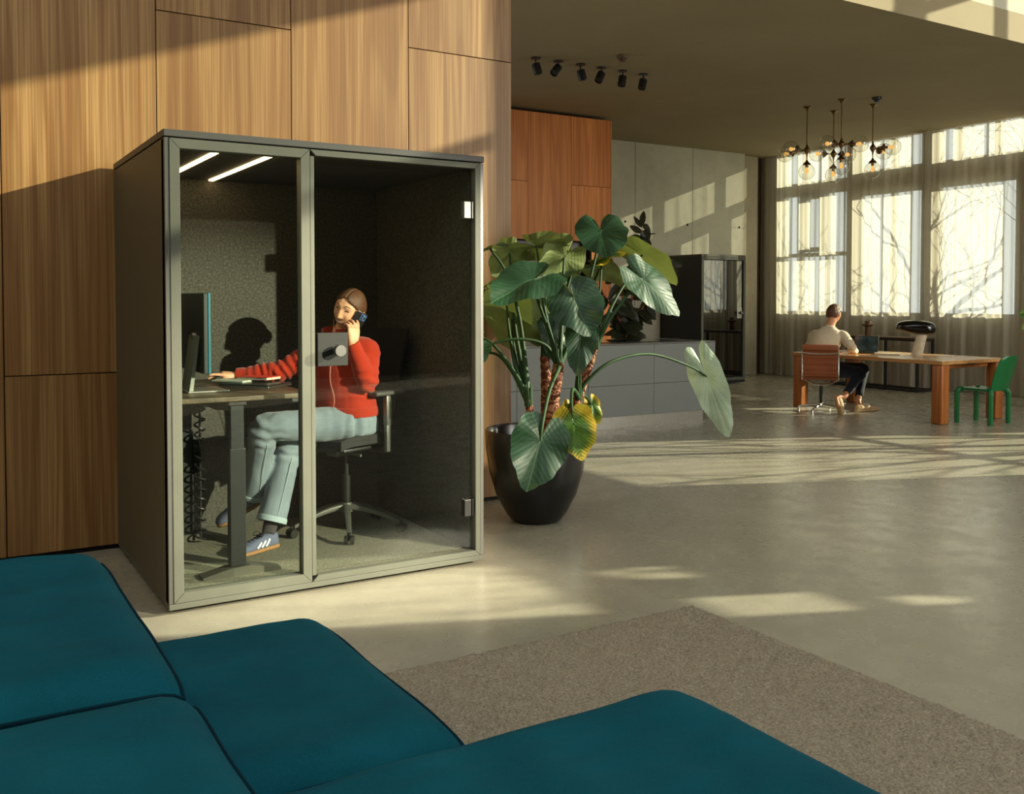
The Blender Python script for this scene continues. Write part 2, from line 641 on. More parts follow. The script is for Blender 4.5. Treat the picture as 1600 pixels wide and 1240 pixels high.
# rear and side walls behind the camera close the room
bm = B(); box(bm, (-7.4, -12, 0), (-7.2, 9, 8.0)); struct('wall_far_left', bm, M['plaster'], smooth=False)
bm = B()
for lo, hi in (((-7.2, -12.2, 0), (9.0, -12, 8.0)), ((9.0, -12.2, 0), (XW + 0.2, -12, 0.9)), ((9.0, -12.2, 7.0), (XW + 0.2, -12, 8.0)), ((12.8, -12.2, 0.9), (XW + 0.2, -12, 7.0))):  # gap at the right is made up for the added rear fill
    box(bm, lo, hi)
struct('wall_rear', bm, plain('dark_wall', srgb(74, 68, 58), 0.9), smooth=False)

# sheer curtains
def curtain(y0, y1, label, seed):
    rnd = random.Random(seed)
    bm = B()
    n = int((y1 - y0) / 0.012)
    ph = [rnd.uniform(0, 6.28) for _ in range(6)]
    rows = [0.012, 0.3, 1.2, 2.4, 3.4, CEIL - 0.004]
    grid = []
    for z in rows:
        row = []
        for i in range(n + 1):
            y = y0 + (y1 - y0) * i / n
            k = 0.9 + 0.25 * math.sin(z * 0.9 + ph[0])
            warp = 0.25 * math.sin(1.9 * y + ph[5]) + 0.15 * math.sin(4.3 * y + ph[4])
            x = 12.85 + k * (0.017 * math.sin(26 * (y + 0.3 * warp) + ph[1] + 0.3 * math.sin(z)) + 0.012 * math.sin(47 * y + ph[2]) + 0.012 * math.sin(9.5 * y + ph[3] + 0.2 * z))
            row.append(bm.verts.new((x, y, z)))
        grid.append(row)
    for a, b in zip(grid, grid[1:]):
        for i in range(n):
            bm.faces.new((a[i], a[i + 1], b[i + 1], b[i]))
    o = obj('curtain', bm, M['curtain'], angle=180)
    tag(o, label, 'curtain', 'sheer curtains along the window wall')
    return o
curtain(5.22, 8.76, 'sheer cream floor-length curtain hanging beside the concrete column', 3)
curtain(3.04, 5.20, 'sheer cream floor-length curtain hanging behind the black mushroom table lamp', 8)

# bare trees outside the windows
M['bark'] = plain('bark', srgb(92, 84, 72), 0.9)
def tree(x, y, seed, h, label, levels=5, r0=0.15, spread=0.62):
    rnd = random.Random(seed)
    bm = B()
    def grow(p, d, r, L, depth):
        pts = []
        q = p.copy()
        dd = d.copy()
        k = 5
        for i in range(k + 1):
            pts.append((q.x, q.y, q.z, max(0.005, r * (1 - 0.45 * i / k))))
            dd = (dd + V((rnd.gauss(0, .06), rnd.gauss(0, .11), rnd.gauss(0.02, .08)))).normalized()
            q = q + dd * (L / k)
        tube(bm, pts, r, 6)
        if depth == 0:
            return
        m = 3 if depth > 1 else 2
        s = rnd.choice((-1, 1))
        for j in range(m):
            t = (0.55, 0.8, 1.0)[j % 3] + rnd.uniform(-.1, 0)
            b = pts[int(round(t * k))]
            s = -s
            nd = (dd + V((rnd.gauss(0, .22), s * rnd.uniform(0.35, 1.0) * spread * 1.5, rnd.gauss(0.05, .22)))).normalized()
            grow(V(b[:3]), nd, b[3] * 0.70, L * rnd.uniform(0.68, 0.88), depth - 1)
    grow(V((x, y, -0.1)), V((0, rnd.gauss(0, .05), 1)).normalized(), r0, h, levels)
    tag(obj('bare_tree', bm, M['bark'], angle=180), label, 'tree', 'bare trees outside the windows')
tree(16.4, 4.0, 5, 2.1, 'bare branching tree outside the right curtained window')
tree(17.2, 5.9, 12, 1.9, 'bare thin tree outside the narrow middle window', 4, 0.06)
tree(15.6, -2.3, 21, 2.0, 'bare tree outside beyond the right edge of the photo', 5, 0.2)
tree(17.3, -7.6, 33, 2.8, 'bare tall tree outside, the farthest from the curtains', 5, 0.30)
bm = B(); box(bm, (XW + 0.3, -40, -0.3), (60, 60, -0.12))
struct('ground', bm, plain('outdoor_paving', srgb(190, 186, 176), 0.9), smooth=False)

# ------------------------------------------------------------------ light
sun = bpy.data.lights.new('sun', 'SUN')
sun.energy = 15.0
sun.angle = math.radians(0.3)
sun.color = (1.0, 0.90, 0.70)
so = bpy.data.objects.new('sun', sun)
COL.objects.link(so)
so.rotation_euler = SUN_DIR.to_track_quat('Z', 'Y').to_euler()

spot = bpy.data.lights.new('spotlight', 'SPOT')
spot.energy = 12500
spot.spot_size = math.radians(16.4)
spot.spot_blend = 0.6
spot.shadow_soft_size = 0.06
spot.color = (1.0, 0.90, 0.68)
po = bpy.data.objects.new('spotlight', spot)
COL.objects.link(po)
aim = V((0.85, 0.6, 0.72))
po.location = aim + V((0.50, -0.86, 0.29)).normalized() * 10.0
po.rotation_euler = (po.location - aim).to_track_quat('Z', 'Y').to_euler()

rear_fill = bpy.data.lights.new('rear_fill_light', 'AREA')  # soft fill added behind the camera, not a known window
rear_fill.shape = 'RECTANGLE'
rear_fill.size, rear_fill.size_y = 3.7, 6.0
rear_fill.energy = 760
rear_fill.color = (1.0, 0.96, 0.86)
do = bpy.data.objects.new('rear_fill_light', rear_fill)
COL.objects.link(do)
do.location = (10.9, -12.1, 3.95)
do.rotation_euler = (math.radians(90), 0, 0)

top_fill = bpy.data.lights.new('top_fill_light', 'AREA')  # overhead fill added to lift the foreground, not a known roof light
top_fill.shape = 'RECTANGLE'
top_fill.size, top_fill.size_y = 9.8, 6.6
top_fill.energy = 80
top_fill.color = (0.90, 0.97, 1.0)
ko = bpy.data.objects.new('top_fill_light', top_fill)
COL.objects.link(ko)
ko.location = (-0.5, -7.0, 8.15)

w = bpy.data.worlds.new('world')
scene.world = w
w.use_nodes = True
bgn = w.node_tree.nodes['Background']
bgn.inputs['Color'].default_value = (0.95, 0.98, 1.0, 1)
bgn.inputs['Strength'].default_value = 1.9
scene.view_settings.view_transform = 'Standard'
scene.view_settings.look = 'None'
scene.view_settings.gamma = 1.0
scene.view_settings.exposure = 0.0
# ================================================================== phone booth
BW, BD, BH = 1.68, 1.372, 2.25
bt = thing('phone_booth', 'large dark two-seat phone booth with a glass front against the wood wall', 'booth', (0, 0, 0))
def pbox(name, lo, hi, m, parent, bev=0.003):
    b_ = B(); box(b_, lo, hi, bev)
    return obj(name, b_, m, parent, smooth=False)
pbox('side_panel', (0, 0.012, 0.05), (0.05, BD, 2.212), M['booth_side'], bt)
pbox('side_panel', (BW - 0.05, 0.012, 0.05), (BW, BD, 2.212), M['booth_side'], bt)
pbox('back_panel', (0.05, BD - 0.04, 0.05), (BW - 0.05, BD, 2.212), M['booth_side'], bt)
pbox('roof', (-0.003, -0.004, 2.217), (BW + 0.003, BD, BH), plain('booth_roof', srgb(60, 60, 55), 0.5, var=0.04), bt)
pbox('base', (0.0, 0.0, 0.024), (BW, BD, 0.052), M['booth_frame'], bt)
pbox('ceiling_panel', (0.05, 0.06, 2.186), (BW - 0.05, BD - 0.04, 2.21), plain('booth_ceiling', srgb(58, 57, 53), 0.8), bt)
pbox('floor_carpet', (0.05, 0.055, 0.055), (BW - 0.05, BD - 0.05, 0.08), M['carpet'], bt)
pbox('felt_lining', (0.051, 0.06, 0.081), (0.062, BD - 0.05, 2.185), M['felt'], bt)
pbox('felt_lining', (BW - 0.062, 0.06, 0.081), (BW - 0.051, BD - 0.05, 2.185), M['felt'], bt)
pbox('felt_lining', (0.0622, BD - 0.052, 0.081), (BW - 0.0622, BD - 0.041, 2.185), M['felt'], bt)
for x in (0.12, BW - 0.2):
    for y in (0.12, BD - 0.2):
        b_ = B(); cyl(b_, (x, y, 0.0), (x, y, 0.026), 0.03)
        obj('foot', b_, M['black'], bt)
# front frame
M['post'] = plain('booth_post_grey', srgb(74, 74, 69), 0.4, var=0.04)
pbox('corner_post', (0, 0, 0.053), (0.021, 0.06, 2.212), M['post'], bt, 0.002)
pbox('corner_post', (BW - 0.021, 0, 0.053), (BW, 0.06, 2.212), M['post'], bt, 0.002)
def quad_prism(b_, pts, y0, y1):
    a = [b_.verts.new((x, y0, z)) for x, z in pts]
    c = [b_.verts.new((x, y1, z)) for x, z in pts]
    n_ = len(pts)
    b_.faces.new(a); b_.faces.new(list(reversed(c)))
    for q in range(n_):
        b_.faces.new((a[q], c[q], c[(q + 1) % n_], a[(q + 1) % n_]))
def mitre_frame(x0, x1, z0, z1, w, y0, y1, parent, m, gap=0.0007, skip=()):
    g = gap
    parts = {'left': [(x0, z0 + g), (x0 + w, z0 + w + g), (x0 + w, z1 - w - g), (x0, z1 - g)],
             'right': [(x1, z0 + g), (x1, z1 - g), (x1 - w, z1 - w - g), (x1 - w, z0 + w + g)],
             'bottom': [(x0 + g, z0), (x1 - g, z0), (x1 - w - g, z0 + w), (x0 + w + g, z0 + w)],
             'top': [(x0 + g, z1), (x0 + w + g, z1 - w), (x1 - w - g, z1 - w), (x1 - g, z1)]}
    for k_, pts in parts.items():
        if k_ in skip:
            continue
        b2 = B(); quad_prism(b2, pts, y0, y1)
        bmesh.ops.recalc_face_normals(b2, faces=b2.faces)
        bmesh.ops.bevel(b2, geom=list(b2.edges), offset=0.0012, segments=1, affect='EDGES')
        obj('frame_rail', b2, m, parent, smooth=False)
mitre_frame(0.0225, 0.690, 0.054, 2.211, 0.0455, -0.003, 0.06, bt, M['booth_frame'])
mitre_frame(0.691, BW - 0.0225, 0.054, 2.211, 0.030, -0.003, 0.045, bt, M['booth_frame'], skip=('left',))
pbox('frame_rail', (0.691, -0.003, 0.086), (0.712, 0.06, 2.178), M['booth_frame'], bt, 0.002)
pbox('window_pane', (0.066, 0.030, 0.098), (0.646, 0.040, 2.168), M['glass'], bt, 0)
# glass door
dr = pbox('door', (0.720, 0.022, 0.100), (1.612, 0.032, 2.150), M['glass'], bt, 0)
M['hinge'] = plain('hinge_sunlit', srgb(86, 86, 78), 0.4, var=0.03)
for z0, mm in ((1.909, 'hinge'), (0.276, 'darkmetal')):  # upper hinge lighter than the lower: sunlight put into its colour
    b_ = B()
    box(b_, (1.563, 0.006, z0), (1.606, 0.048, z0 + 0.092), 0.003)
    box(b_, (1.611, 0.004, z0), (1.618, 0.05, z0 + 0.092), 0.002)
    obj('hinge', b_, M[mm], dr, smooth=False)
b_ = B(); box(b_, (0.729, 0.010, 1.132), (0.891, 0.044, 1.301), 0.003)
obj('lock_plate', b_, plain('lock_plate', srgb(25, 27, 24), 0.6, 0.0, 0.2, var=0.04), dr, smooth=False)
b_ = B(); lathe(b_, [(0, 0), (0.014, 0), (0.014, 0.03), (0.027, 0.034), (0.03, 0.038), (0.03, 0.066), (0.028, 0.07), (0, 0.07)], (0.826, 0.0095, 1.212), 32, V((0, -1, 0)))
obj('knob', b_, plain('knob_grey', srgb(58, 58, 53), 0.45, 0.0), dr)
for x, y0 in ((0.272, 0.065), (0.535, 0.065)):
    pbox('light_strip', (x - 0.014, y0, 2.178), (x + 0.014, 1.30, 2.1855), M['led'], bt, 0)

# ================================================================== second booth, by the concrete wall
b2t = thing('phone_booth', 'small black single phone booth against the concrete wall behind the kitchen island', 'booth', (10.09, 7.41, 0))
X0, X1, Y0, Y1, H2 = 10.09, 11.10, 7.41, 8.455, 2.20
pbox('side_panel', (X0, Y0 + 0.02, 0.03), (X0 + 0.05, Y1, H2 - 0.04), M['black'], b2t)
pbox('side_panel', (X1 - 0.05, Y0 + 0.02, 0.03), (X1, Y1, H2 - 0.04), M['black'], b2t)
pbox('back_panel', (X0 + 0.05, Y1 - 0.05, 0.03), (X1 - 0.05, Y1, H2 - 0.04), M['black'], b2t)
pbox('roof', (X0, Y0, H2 - 0.038), (X1, Y1, H2), M['booth_side'], b2t)
pbox('base', (X0, Y0 + 0.0, 0.02), (X1, Y1, 0.06), M['black'], b2t)
mitre_frame(X0 + 0.001, X1 - 0.001, 0.061, H2 - 0.039, 0.05, Y0 - 0.003, Y0 + 0.05, b2t, M['booth_frame'])
d2 = pbox('door', (X0 + 0.06, Y0 + 0.022, 0.12), (X1 - 0.06, Y0 + 0.032, H2 - 0.10), thin_glass('booth_glass_dark', (0.40, 0.41, 0.38, 1), 1.6, 0.0, 0.22), b2t, 0)
b_ = B(); box(b_, (X1 - 0.17, Y0 + 0.012, 1.115), (X1 - 0.07, Y0 + 0.042, 1.30), 0.003)
obj('lock_plate', b_, M['steel'], d2, smooth=False)
b_ = B(); lathe(b_, [(0, 0), (0.012, 0), (0.012, 0.03), (0.03, 0.034), (0.03, 0.06), (0, 0.062)], (X1 - 0.13, Y0 + 0.0115, 1.21), 20, V((0, -1, 0)))
obj('knob', b_, M['black'], d2)
pbox('shelf', (X0 + 0.052, Y0 + 0.12, 1.06), (X0 + 0.42, Y1 - 0.06, 1.09), M['steel'], b2t)
pbox('bench', (X0 + 0.10, Y1 - 0.5, 0.10), (X1 - 0.10, Y1 - 0.055, 0.50), plain('booth_bench', srgb(40, 40, 38), 0.9), b2t, 0.02)
pbox('backrest', (X0 + 0.10, Y1 - 0.14, 0.52), (X1 - 0.10, Y1 - 0.055, 0.95), M['felt'], b2t, 0.02)

# ================================================================== kitchen wall unit
ku = thing('kitchen_wall_unit', 'tall red-oak kitchen wall unit with a grey niche behind the big plant', 'kitchen unit', (4.6, 6.9, 0))
KY = 6.9
def kp(name, x0, x1, z0, z1, m='teak', y0=KY, y1=KY + 0.02):
    pbox(name, (x0 + 0.0025, y0, z0 + 0.0025), (x1 - 0.0025, y1, z1 - 0.0025), M[m], ku, 0.001)
pbox('carcass', (4.6, KY + 0.3, 0.05), (7.80, KY + 0.7, 4.10), M['seam'], ku)
pbox('carcass', (4.6, KY + 0.021, 2.305), (7.80, KY + 0.3, 4.10), M['seam'], ku)
pbox('carcass', (7.45, KY + 0.021, 0.05), (7.80, KY + 0.3, 2.305), M['seam'], ku)
kp('side_panel', 7.80, 7.82, 0.05, 4.105, y1=KY + 0.7)
for x0, x1 in ((4.6, 5.6), (5.6, 6.34)):
    kp('door', x0, x1, 3.12, 4.105)
    kp('door', x0, x1, 2.30, 3.12)
kp('door', 6.34, 7.085, 2.30, 4.105)
kp('door', 7.085, 7.80, 3.11, 4.105)
kp('door', 7.085, 7.80, 2.30, 3.11)
kp('door', 7.45, 7.80, 0.05, 2.30)
stone = concrete_wall('grey_stone', srgb(150, 150, 142), srgb(172, 171, 162), srgb(196, 194, 184), 0.6)
M['stone'] = stone
kp('backsplash', 4.6, 7.45, 0.93, 2.30, 'stone', KY + 0.27, KY + 0.299)
kp('counter', 4.6, 7.45, 0.88, 0.93, 'stone', KY - 0.02, KY + 0.30)
for x0 in (4.6, 5.55, 6.5):
    kp('cupboard_door', x0, x0 + 0.95, 0.06, 0.875)

# ================================================================== kitchen island
M['island'] = plain('island_grey', srgb(120, 124, 120), 0.5, var=0.03, vscale=2)
ki = thing('kitchen_island', 'grey fronted kitchen island with a steel plinth behind the potted plant', 'kitchen island', (4.0, 3.95, 0))
IX0, IX1, IY0, IY1, IZ = 3.40, 7.13, 3.95, 4.95, 0.955
pbox('carcass', (IX0, IY0 + 0.021, 0.135), (IX1, IY1, IZ - 0.012), M['island'], ki)
xs = [3.40, 4.335, 5.26, 6.19, 7.115]
for x0, x1 in zip(xs, xs[1:]):
    for z0, z1 in ((0.14, 0.488), (0.492, IZ - 0.016)):
        pbox('drawer_front', (x0 + 0.002, IY0, z0), (x1 - 0.002, IY0 + 0.02, z1), M['island'], ki, 0.0015)
pbox('end_panel', (IX1 - 0.013, IY0 - 0.002, 0.135), (IX1, IY1, IZ - 0.012), plain('island_edge', srgb(150, 152, 148), 0.4, var=0.03), ki, 0.001)
pbox('worktop', (IX0, IY0 - 0.003, IZ - 0.012), (IX1 + 0.002, IY1, IZ), plain('island_top', srgb(120, 120, 114), 0.18, var=0.05), ki, 0.002)
pbox('hob', (5.35, IY0 + 0.25, IZ + 0.0005), (6.75, IY1 - 0.12, IZ + 0.006), plain('black_glass', srgb(18, 17, 15), 0.06), ki, 0.002)
pbox('plinth', (IX0, IY0 + 0.05, 0.0), (IX1 - 0.14, IY1 - 0.05, 0.134), M['steel'], ki, 0.001)

# stacked black spheres on the island
b_ = B()
for k_, r_ in enumerate((0.034, 0.031, 0.034, 0.03, 0.026)):
    ball(b_, (5.9, 4.62, IZ + 0.034 + 0.058 * k_), r_, 16)
cyl(b_, (5.9, 4.62, IZ), (5.9, 4.62, IZ + 0.3), 0.006)
tag(obj('stacked_sphere_ornament', b_, plain('black_gloss', srgb(14, 13, 12), 0.15)), 'black stacked-sphere ornament standing on the grey kitchen island', 'ornament')
# ================================================================== rug
def rug_mat():
    t = NT('shag_rug')
    v = t.coords()
    n1 = t.noise(v, 105, 4, 0.7)
    n2 = t.noise(v, 7, 3, 0.6)
    c = t.ramp(n1, [(0.3, srgb(122, 114, 98)), (0.55, srgb(184, 174, 154)), (0.75, srgb(218, 208, 186))])
    c = t.mix(t.math('MULTIPLY', n2, 0.35), c, srgb(134, 120, 100))
    return t.done(t.bsdf(c, 0.95, 0, 0.1, t.bump(n1, 1.0, 0.015)))
M['rug'] = rug_mat()
bm = B()
RX0, RX1, RY0, RY1 = -1.6, 2.17, -4.9, -1.16
nx, ny = 230, 230
rows = []
for j in range(ny + 1):
    row = []
    for i in range(nx + 1):
        x = RX0 + (RX1 - RX0) * i / nx
        y = RY0 + (RY1 - RY0) * j / ny
        e = min(i, nx - i, j, ny - j)
        z = 0.013 + 0.008 * mnoise.noise(V((x * 60, y * 60, 0))) + 0.004 * mnoise.noise(V((x * 85, y * 85, 3)))
        if e == 0:
            z = 0.0
            x += 0.004 * mnoise.noise(V((y * 40, x * 40, 5)))
            y += 0.004 * mnoise.noise(V((y * 40, x * 40, 9)))
        row.append(bm.verts.new((x, y, z)))
    rows.append(row)
for a, b in zip(rows, rows[1:]):
    for i in range(nx):
        bm.faces.new((a[i], a[i + 1], b[i + 1], b[i]))
tag(obj('rug', bm, M['rug'], angle=180), 'large beige short-pile rug on the concrete floor beside the teal sofa', 'rug')

# ================================================================== sofa
def teal():
    t = NT('teal_upholstery')
    v = t.coords()
    n1 = t.noise(v, 220, 3, 0.7)
    n2 = t.noise(v, 3.0, 4, 0.6)
    c = t.ramp(n2, [(0.3, srgb(4, 66, 80)), (0.7, srgb(10, 80, 94))])
    c = t.mix(t.ramp(n1, [(0.45, (0, 0, 0, 1)), (0.75, (0.35, 0.35, 0.35, 1))]), c, srgb(26, 96, 110))
    n3 = t.noise(v, 9.0, 4, 0.55)
    nm = t.bump(t.math('ADD', n1, t.math('MULTIPLY', n3, 6.0)), 0.22, 0.004)
    return t.done(t.bsdf(c, 0.9, 0, 0.10, nm))
M['teal'] = teal()
M['piping'] = plain('teal_piping', srgb(2, 38, 50), 0.9, spec=0.1)
sofa = thing('sofa', 'teal upholstered modular sofa with piped cushions in the front left corner', 'sofa', (-0.6, -2.3, 0))

def cushion(x0, x1, y0, y1, z0, z1, puff=0.035, seed=1, wr=0.006, drop=None):
    """soft block: rounded edges, domed top with slack wrinkles and a piped seam on the top edge"""
    bm = B()
    n = 44
    r = 0.05
    def top(u, v):
        x = x0 + (x1 - x0) * u
        y = y0 + (y1 - y0) * v
        du, dv = min(u, 1 - u) * (x1 - x0), min(v, 1 - v) * (y1 - y0)
        e = min(1, du / 0.11), min(1, dv / 0.11)
        dome = puff * (1 - (1 - e[0]) ** 2.2) * (1 - (1 - e[1]) ** 2.2)
        k = wr * (mnoise.noise(V((x * 7 + seed, y * 3.2, seed))) + 0.6 * mnoise.noise(V((x * 4, y * 13 + seed, 2))))
        sag = 0.012 * mnoise.noise(V((x * 2.2, y * 2.2, seed * 3.1)))
        edge_drop = 0.016 * ((1 - e[0]) ** 4 + (1 - e[1]) ** 4)
        cn = max(0, 1 - math.hypot(du, dv) / 0.22)
        return V((x, y, z1 + dome + 0.006 - edge_drop - 0.010 * cn ** 2 + (k + sag) * min(e)))
    def wav(p, s):
        return 0.010 * mnoise.noise(V((p.x * 3.5 + s, p.y * 3.5, seed)))
    g = [[bm.verts.new(top(i / n, j / n)) for i in range(n + 1)] for j in range(n + 1)]
    for j in range(n):
        for i in range(n):
            bm.faces.new((g[j][i], g[j][i + 1], g[j + 1][i + 1], g[j + 1][i]))
    loop = [g[0][i] for i in range(n)] + [g[j][n] for j in range(n)] + [g[n][n - i] for i in range(n)] + [g[n - j][0] for j in range(n)]
    cx, cy = (x0 + x1) / 2, (y0 + y1) / 2
    for v in loop:
        d = V((v.co.x - cx, v.co.y - cy, 0))
        v.co += V((math.copysign(1, d.x) if abs(abs(d.x) - (x1 - x0) / 2) < 1e-5 else 0, math.copysign(1, d.y) if abs(abs(d.y) - (y1 - y0) / 2) < 1e-5 else 0, 0)) * wav(v.co, 1)
    edge = [v.co.copy() for v in loop]
    prev = loop
    H = z1 - z0
    for k, (f, out) in enumerate(((0.06, 0.006), (0.3, 0.018), (0.6, 0.018), (0.92, 0.006), (1.0, -0.02))):
        ring = []
        for v in edge:
            d = V((v.x - cx, v.y - cy, 0))
            ox = out * (1 if d.x > 0 else -1) * max(0, min(1, (abs(d.x) - (x1 - x0) / 2 + 0.06) / 0.06))
            oy = out * (1 if d.y > 0 else -1) * max(0, min(1, (abs(d.y) - (y1 - y0) / 2 + 0.06) / 0.06))
            ring.append(bm.verts.new((v.x + ox, v.y + oy, v.z - (v.z - z0) * f)))
        m = len(ring)
        for i in range(m):
            bm.faces.new((prev[i], ring[i], ring[(i + 1) % m], prev[(i + 1) % m]))
        prev = ring
    bm.faces.new(prev)
    o = obj('seat_cushion', bm, M['teal'], sofa, angle=75)
    # piping along the top edge
    bp = B()
    pts = [p + V((0, 0, 0.001)) for p in edge]
    tube(bp, pts + [pts[0]], 0.0055, 6)
    obj('piping', bp, M['piping'], o)
    return o
ZB = 0.40
cushion(-1.62, -0.435, -2.312, -1.02, 0.30, 0.580, 0.040, 1, 0.010)         # back left
cushion(-1.62, -0.435, -3.75, -2.372, 0.30, 0.580, 0.036, 2, 0.010)         # front left
cushion(-0.62, 0.165, -2.580, -1.535, 0.16, ZB + 0.008, 0.034, 3, 0.008)              # far seat
cushion(-0.62, 0.770, -3.75, -2.640, 0.16, 0.432, 0.034, 4, 0.014)           # near seat
b_ = B()
box(b_, (-1.58, -3.72, 0.06), (-0.45, -1.06, 0.33), 0.03)
obj('base', b_, M['teal'], sofa)
b_ = B()
box(b_, (-0.60, -2.58, 0.05), (0.13, -1.59, 0.19), 0.03)
obj('base', b_, M['teal'], sofa)
b_ = B()
box(b_, (-0.60, -3.72, 0.05), (0.73, -2.66, 0.19), 0.03)
obj('base', b_, M['teal'], sofa)
for x, y in ((-1.5, -3.6), (-1.5, -1.2), (-0.55, -3.6), (-0.55, -1.2), (0.03, -1.7), (0.62, -2.78), (0.62, -3.6)):
    b_ = B(); cyl(b_, (x, y, 0.0255), (x, y, 0.08), 0.025)
    obj('leg', b_, M['black'], sofa)

# ================================================================== work table
TT = 0.738
tb = thing('dining_table', 'long reddish wooden table with thick square legs near the curtained windows', 'table', (9.68, 3.33, 0))
TX0, TX1, TY0, TY1 = 9.04, 10.29, 2.24, 4.50
b_ = B(); box(b_, (TX0, TY0, TT - 0.042), (TX1, TY1, TT), 0.004)
obj('tabletop', b_, M['tabletop'], tb, smooth=False)
for x in (TX0 + 0.015, TX1 - 0.165):
    for y in (TY0 + 0.01, TY1 - 0.16):
        b_ = B(); box(b_, (x, y, 0), (x + 0.15, y + 0.14, TT - 0.0425), 0.018, 3)
        obj('leg', b_, M['legwood'], tb)
b_ = B(); box(b_, (TX0 + 0.2, TY0 + 0.10, TT - 0.10), (TX1 - 0.2, TY0 + 0.13, TT - 0.0425), 0.01)
obj('apron', b_, M['legwood'], tb)
b_ = B(); box(b_, (TX0 + 0.2, TY1 - 0.13, TT - 0.10), (TX1 - 0.2, TY1 - 0.10, TT - 0.0425), 0.01)
obj('apron', b_, M['legwood'], tb)

# table lamp with a black dome shade on a slanted stone foot
lp = thing('table_lamp', 'black mushroom table lamp with a slanted stone base on the wooden table', 'lamp', (9.86, 3.16, TT))
b_ = B()
a_, c_ = V((0.72, -0.69, 0)), V((0.69, 0.72, 0))
base = V((9.86, 3.16, TT + 0.0005))
loft(b_, [(base + a_ * (0.06 * t) + V((0, 0, 0.27 * t)), 0.068 - 0.004 * t, 0.068 - 0.004 * t, a_, c_) for t in (0, .02, .5, 1)], 24)
obj('base', b_, plain('veined_stone', srgb(196, 182, 156), 0.4, var=0.2, vscale=14), lp)
b_ = B()
sc = base + V((0, 0, 0.345)) - a_ * 0.02
ux = (a_ + V((0, 0, -0.06))).normalized()
uz = V((0, 0, 1)) * 1.0
uz = (uz - ux * uz.dot(ux)).normalized()
prof = []
for k in range(9):                       # flattened dome, higher and rounder at one end
    prof.append(k / 8 * PI / 2)
secs = []
m = 22
for k in range(m + 1):
    t = k / m
    s = -math.cos(t * PI)
    half = 0.235
    h = math.sin(t * PI) ** 0.62
    up = (0.090 + 0.025 * t) * h + 0.002
    dn = (0.050 + 0.055 * t) * h + 0.002
    wd = (0.135 + 0.02 * t) * h + 0.002
    cc = sc + ux * (s * half) + uz * ((up - dn) / 2)
    secs.append((cc, wd, (up + dn) / 2, c_, uz))
loft(b_, secs, 28, True, 2.4)
obj('lamp_shade', b_, plain('black_lacquer', srgb(10, 10, 11), 0.12, var=0.02), lp)
b_ = B(); cyl(b_, base + a_ * 0.05 + V((0, 0, 0.262)), base + a_ * 0.05 + V((0, 0, 0.31)), 0.03)
obj('neck', b_, M['black'], lp)

# laptop (silver, screen facing the man) and the notebook beside it
def laptop(o, fwd, w, dpt, hgt, tilt, name, label, screen_mat, body_mat):
    """hinge centre o on a table, keyboard reaching out along fwd"""
    t_ = thing(name, label, 'laptop', o)
    fwd = V(fwd).normalized(); side = V((fwd.y, -fwd.x, 0)); up = V((0, 0, 1))
    o = V(o)
    b_ = B(); obox(b_, o + fwd * (dpt / 2) + up * 0.008, side, fwd, up, (w, dpt, 0.014), 0.004)
    kb = obj('base', b_, body_mat, t_)
    b_ = B(); obox(b_, o + fwd * (dpt * 0.42) + up * 0.0155, side, fwd, up, (w * 0.86, dpt * 0.42, 0.002))
    obj('keyboard', b_, M['black'], kb, smooth=False)
    lu = (up * math.cos(tilt) - fwd * math.sin(tilt)).normalized()
    ln = side.cross(lu)
    if ln.dot(fwd) < 0:
        ln = -ln
    b_ = B(); obox(b_, o + up * 0.012 + lu * (hgt / 2), side, lu, ln, (w, hgt, 0.007), 0.003)
    ld = obj('lid', b_, body_mat, t_)
    b_ = B(); obox(b_, o + up * 0.012 + lu * (hgt / 2) + ln * 0.0042, side, lu, ln, (w * 0.965, hgt * 0.93, 0.0016))
    obj('screen', b_, screen_mat, ld, smooth=False)
    return t_
def laptop_screen():
    t = NT('laptop_screen')
    v = t.coords('Generated')
    n1 = t.noise(v, 3, 2, 0.5)
    c = t.ramp(n1, [(0.35, srgb(24, 36, 38)), (0.7, srgb(50, 62, 62))])
    p = t.n('ShaderNodeBsdfPrincipled')
    t.l(c, p.inputs['Base Color']); p.inputs['Roughness'].default_value = 0.15
    t.l(c, p.inputs['Emission Color']); p.inputs['Emission Strength'].default_value = 0.35
    return t.done(p.outputs[0])
M['screen'] = laptop_screen()
laptop((9.78, 3.88, TT + 0.001), (-0.86, -0.45, 0), 0.31, 0.215, 0.215, math.radians(16), 'laptop',
       'open dark laptop on the wooden table in front of the seated man', M['screen'], plain('laptop_shell', srgb(54, 54, 52), 0.35, 0.8))
b_ = B(); obox(b_, (9.62, 3.42, TT + 0.010), V((0.8, 0.6, 0)), V((-0.6, 0.8, 0)), V((0, 0, 1)), (0.21, 0.30, 0.018), 0.003)
tag(obj('notebook', b_, plain('pale_paper', srgb(176, 164, 138), 0.8)), 'flat pale notebook lying on the wooden table beside the laptop', 'notebook')

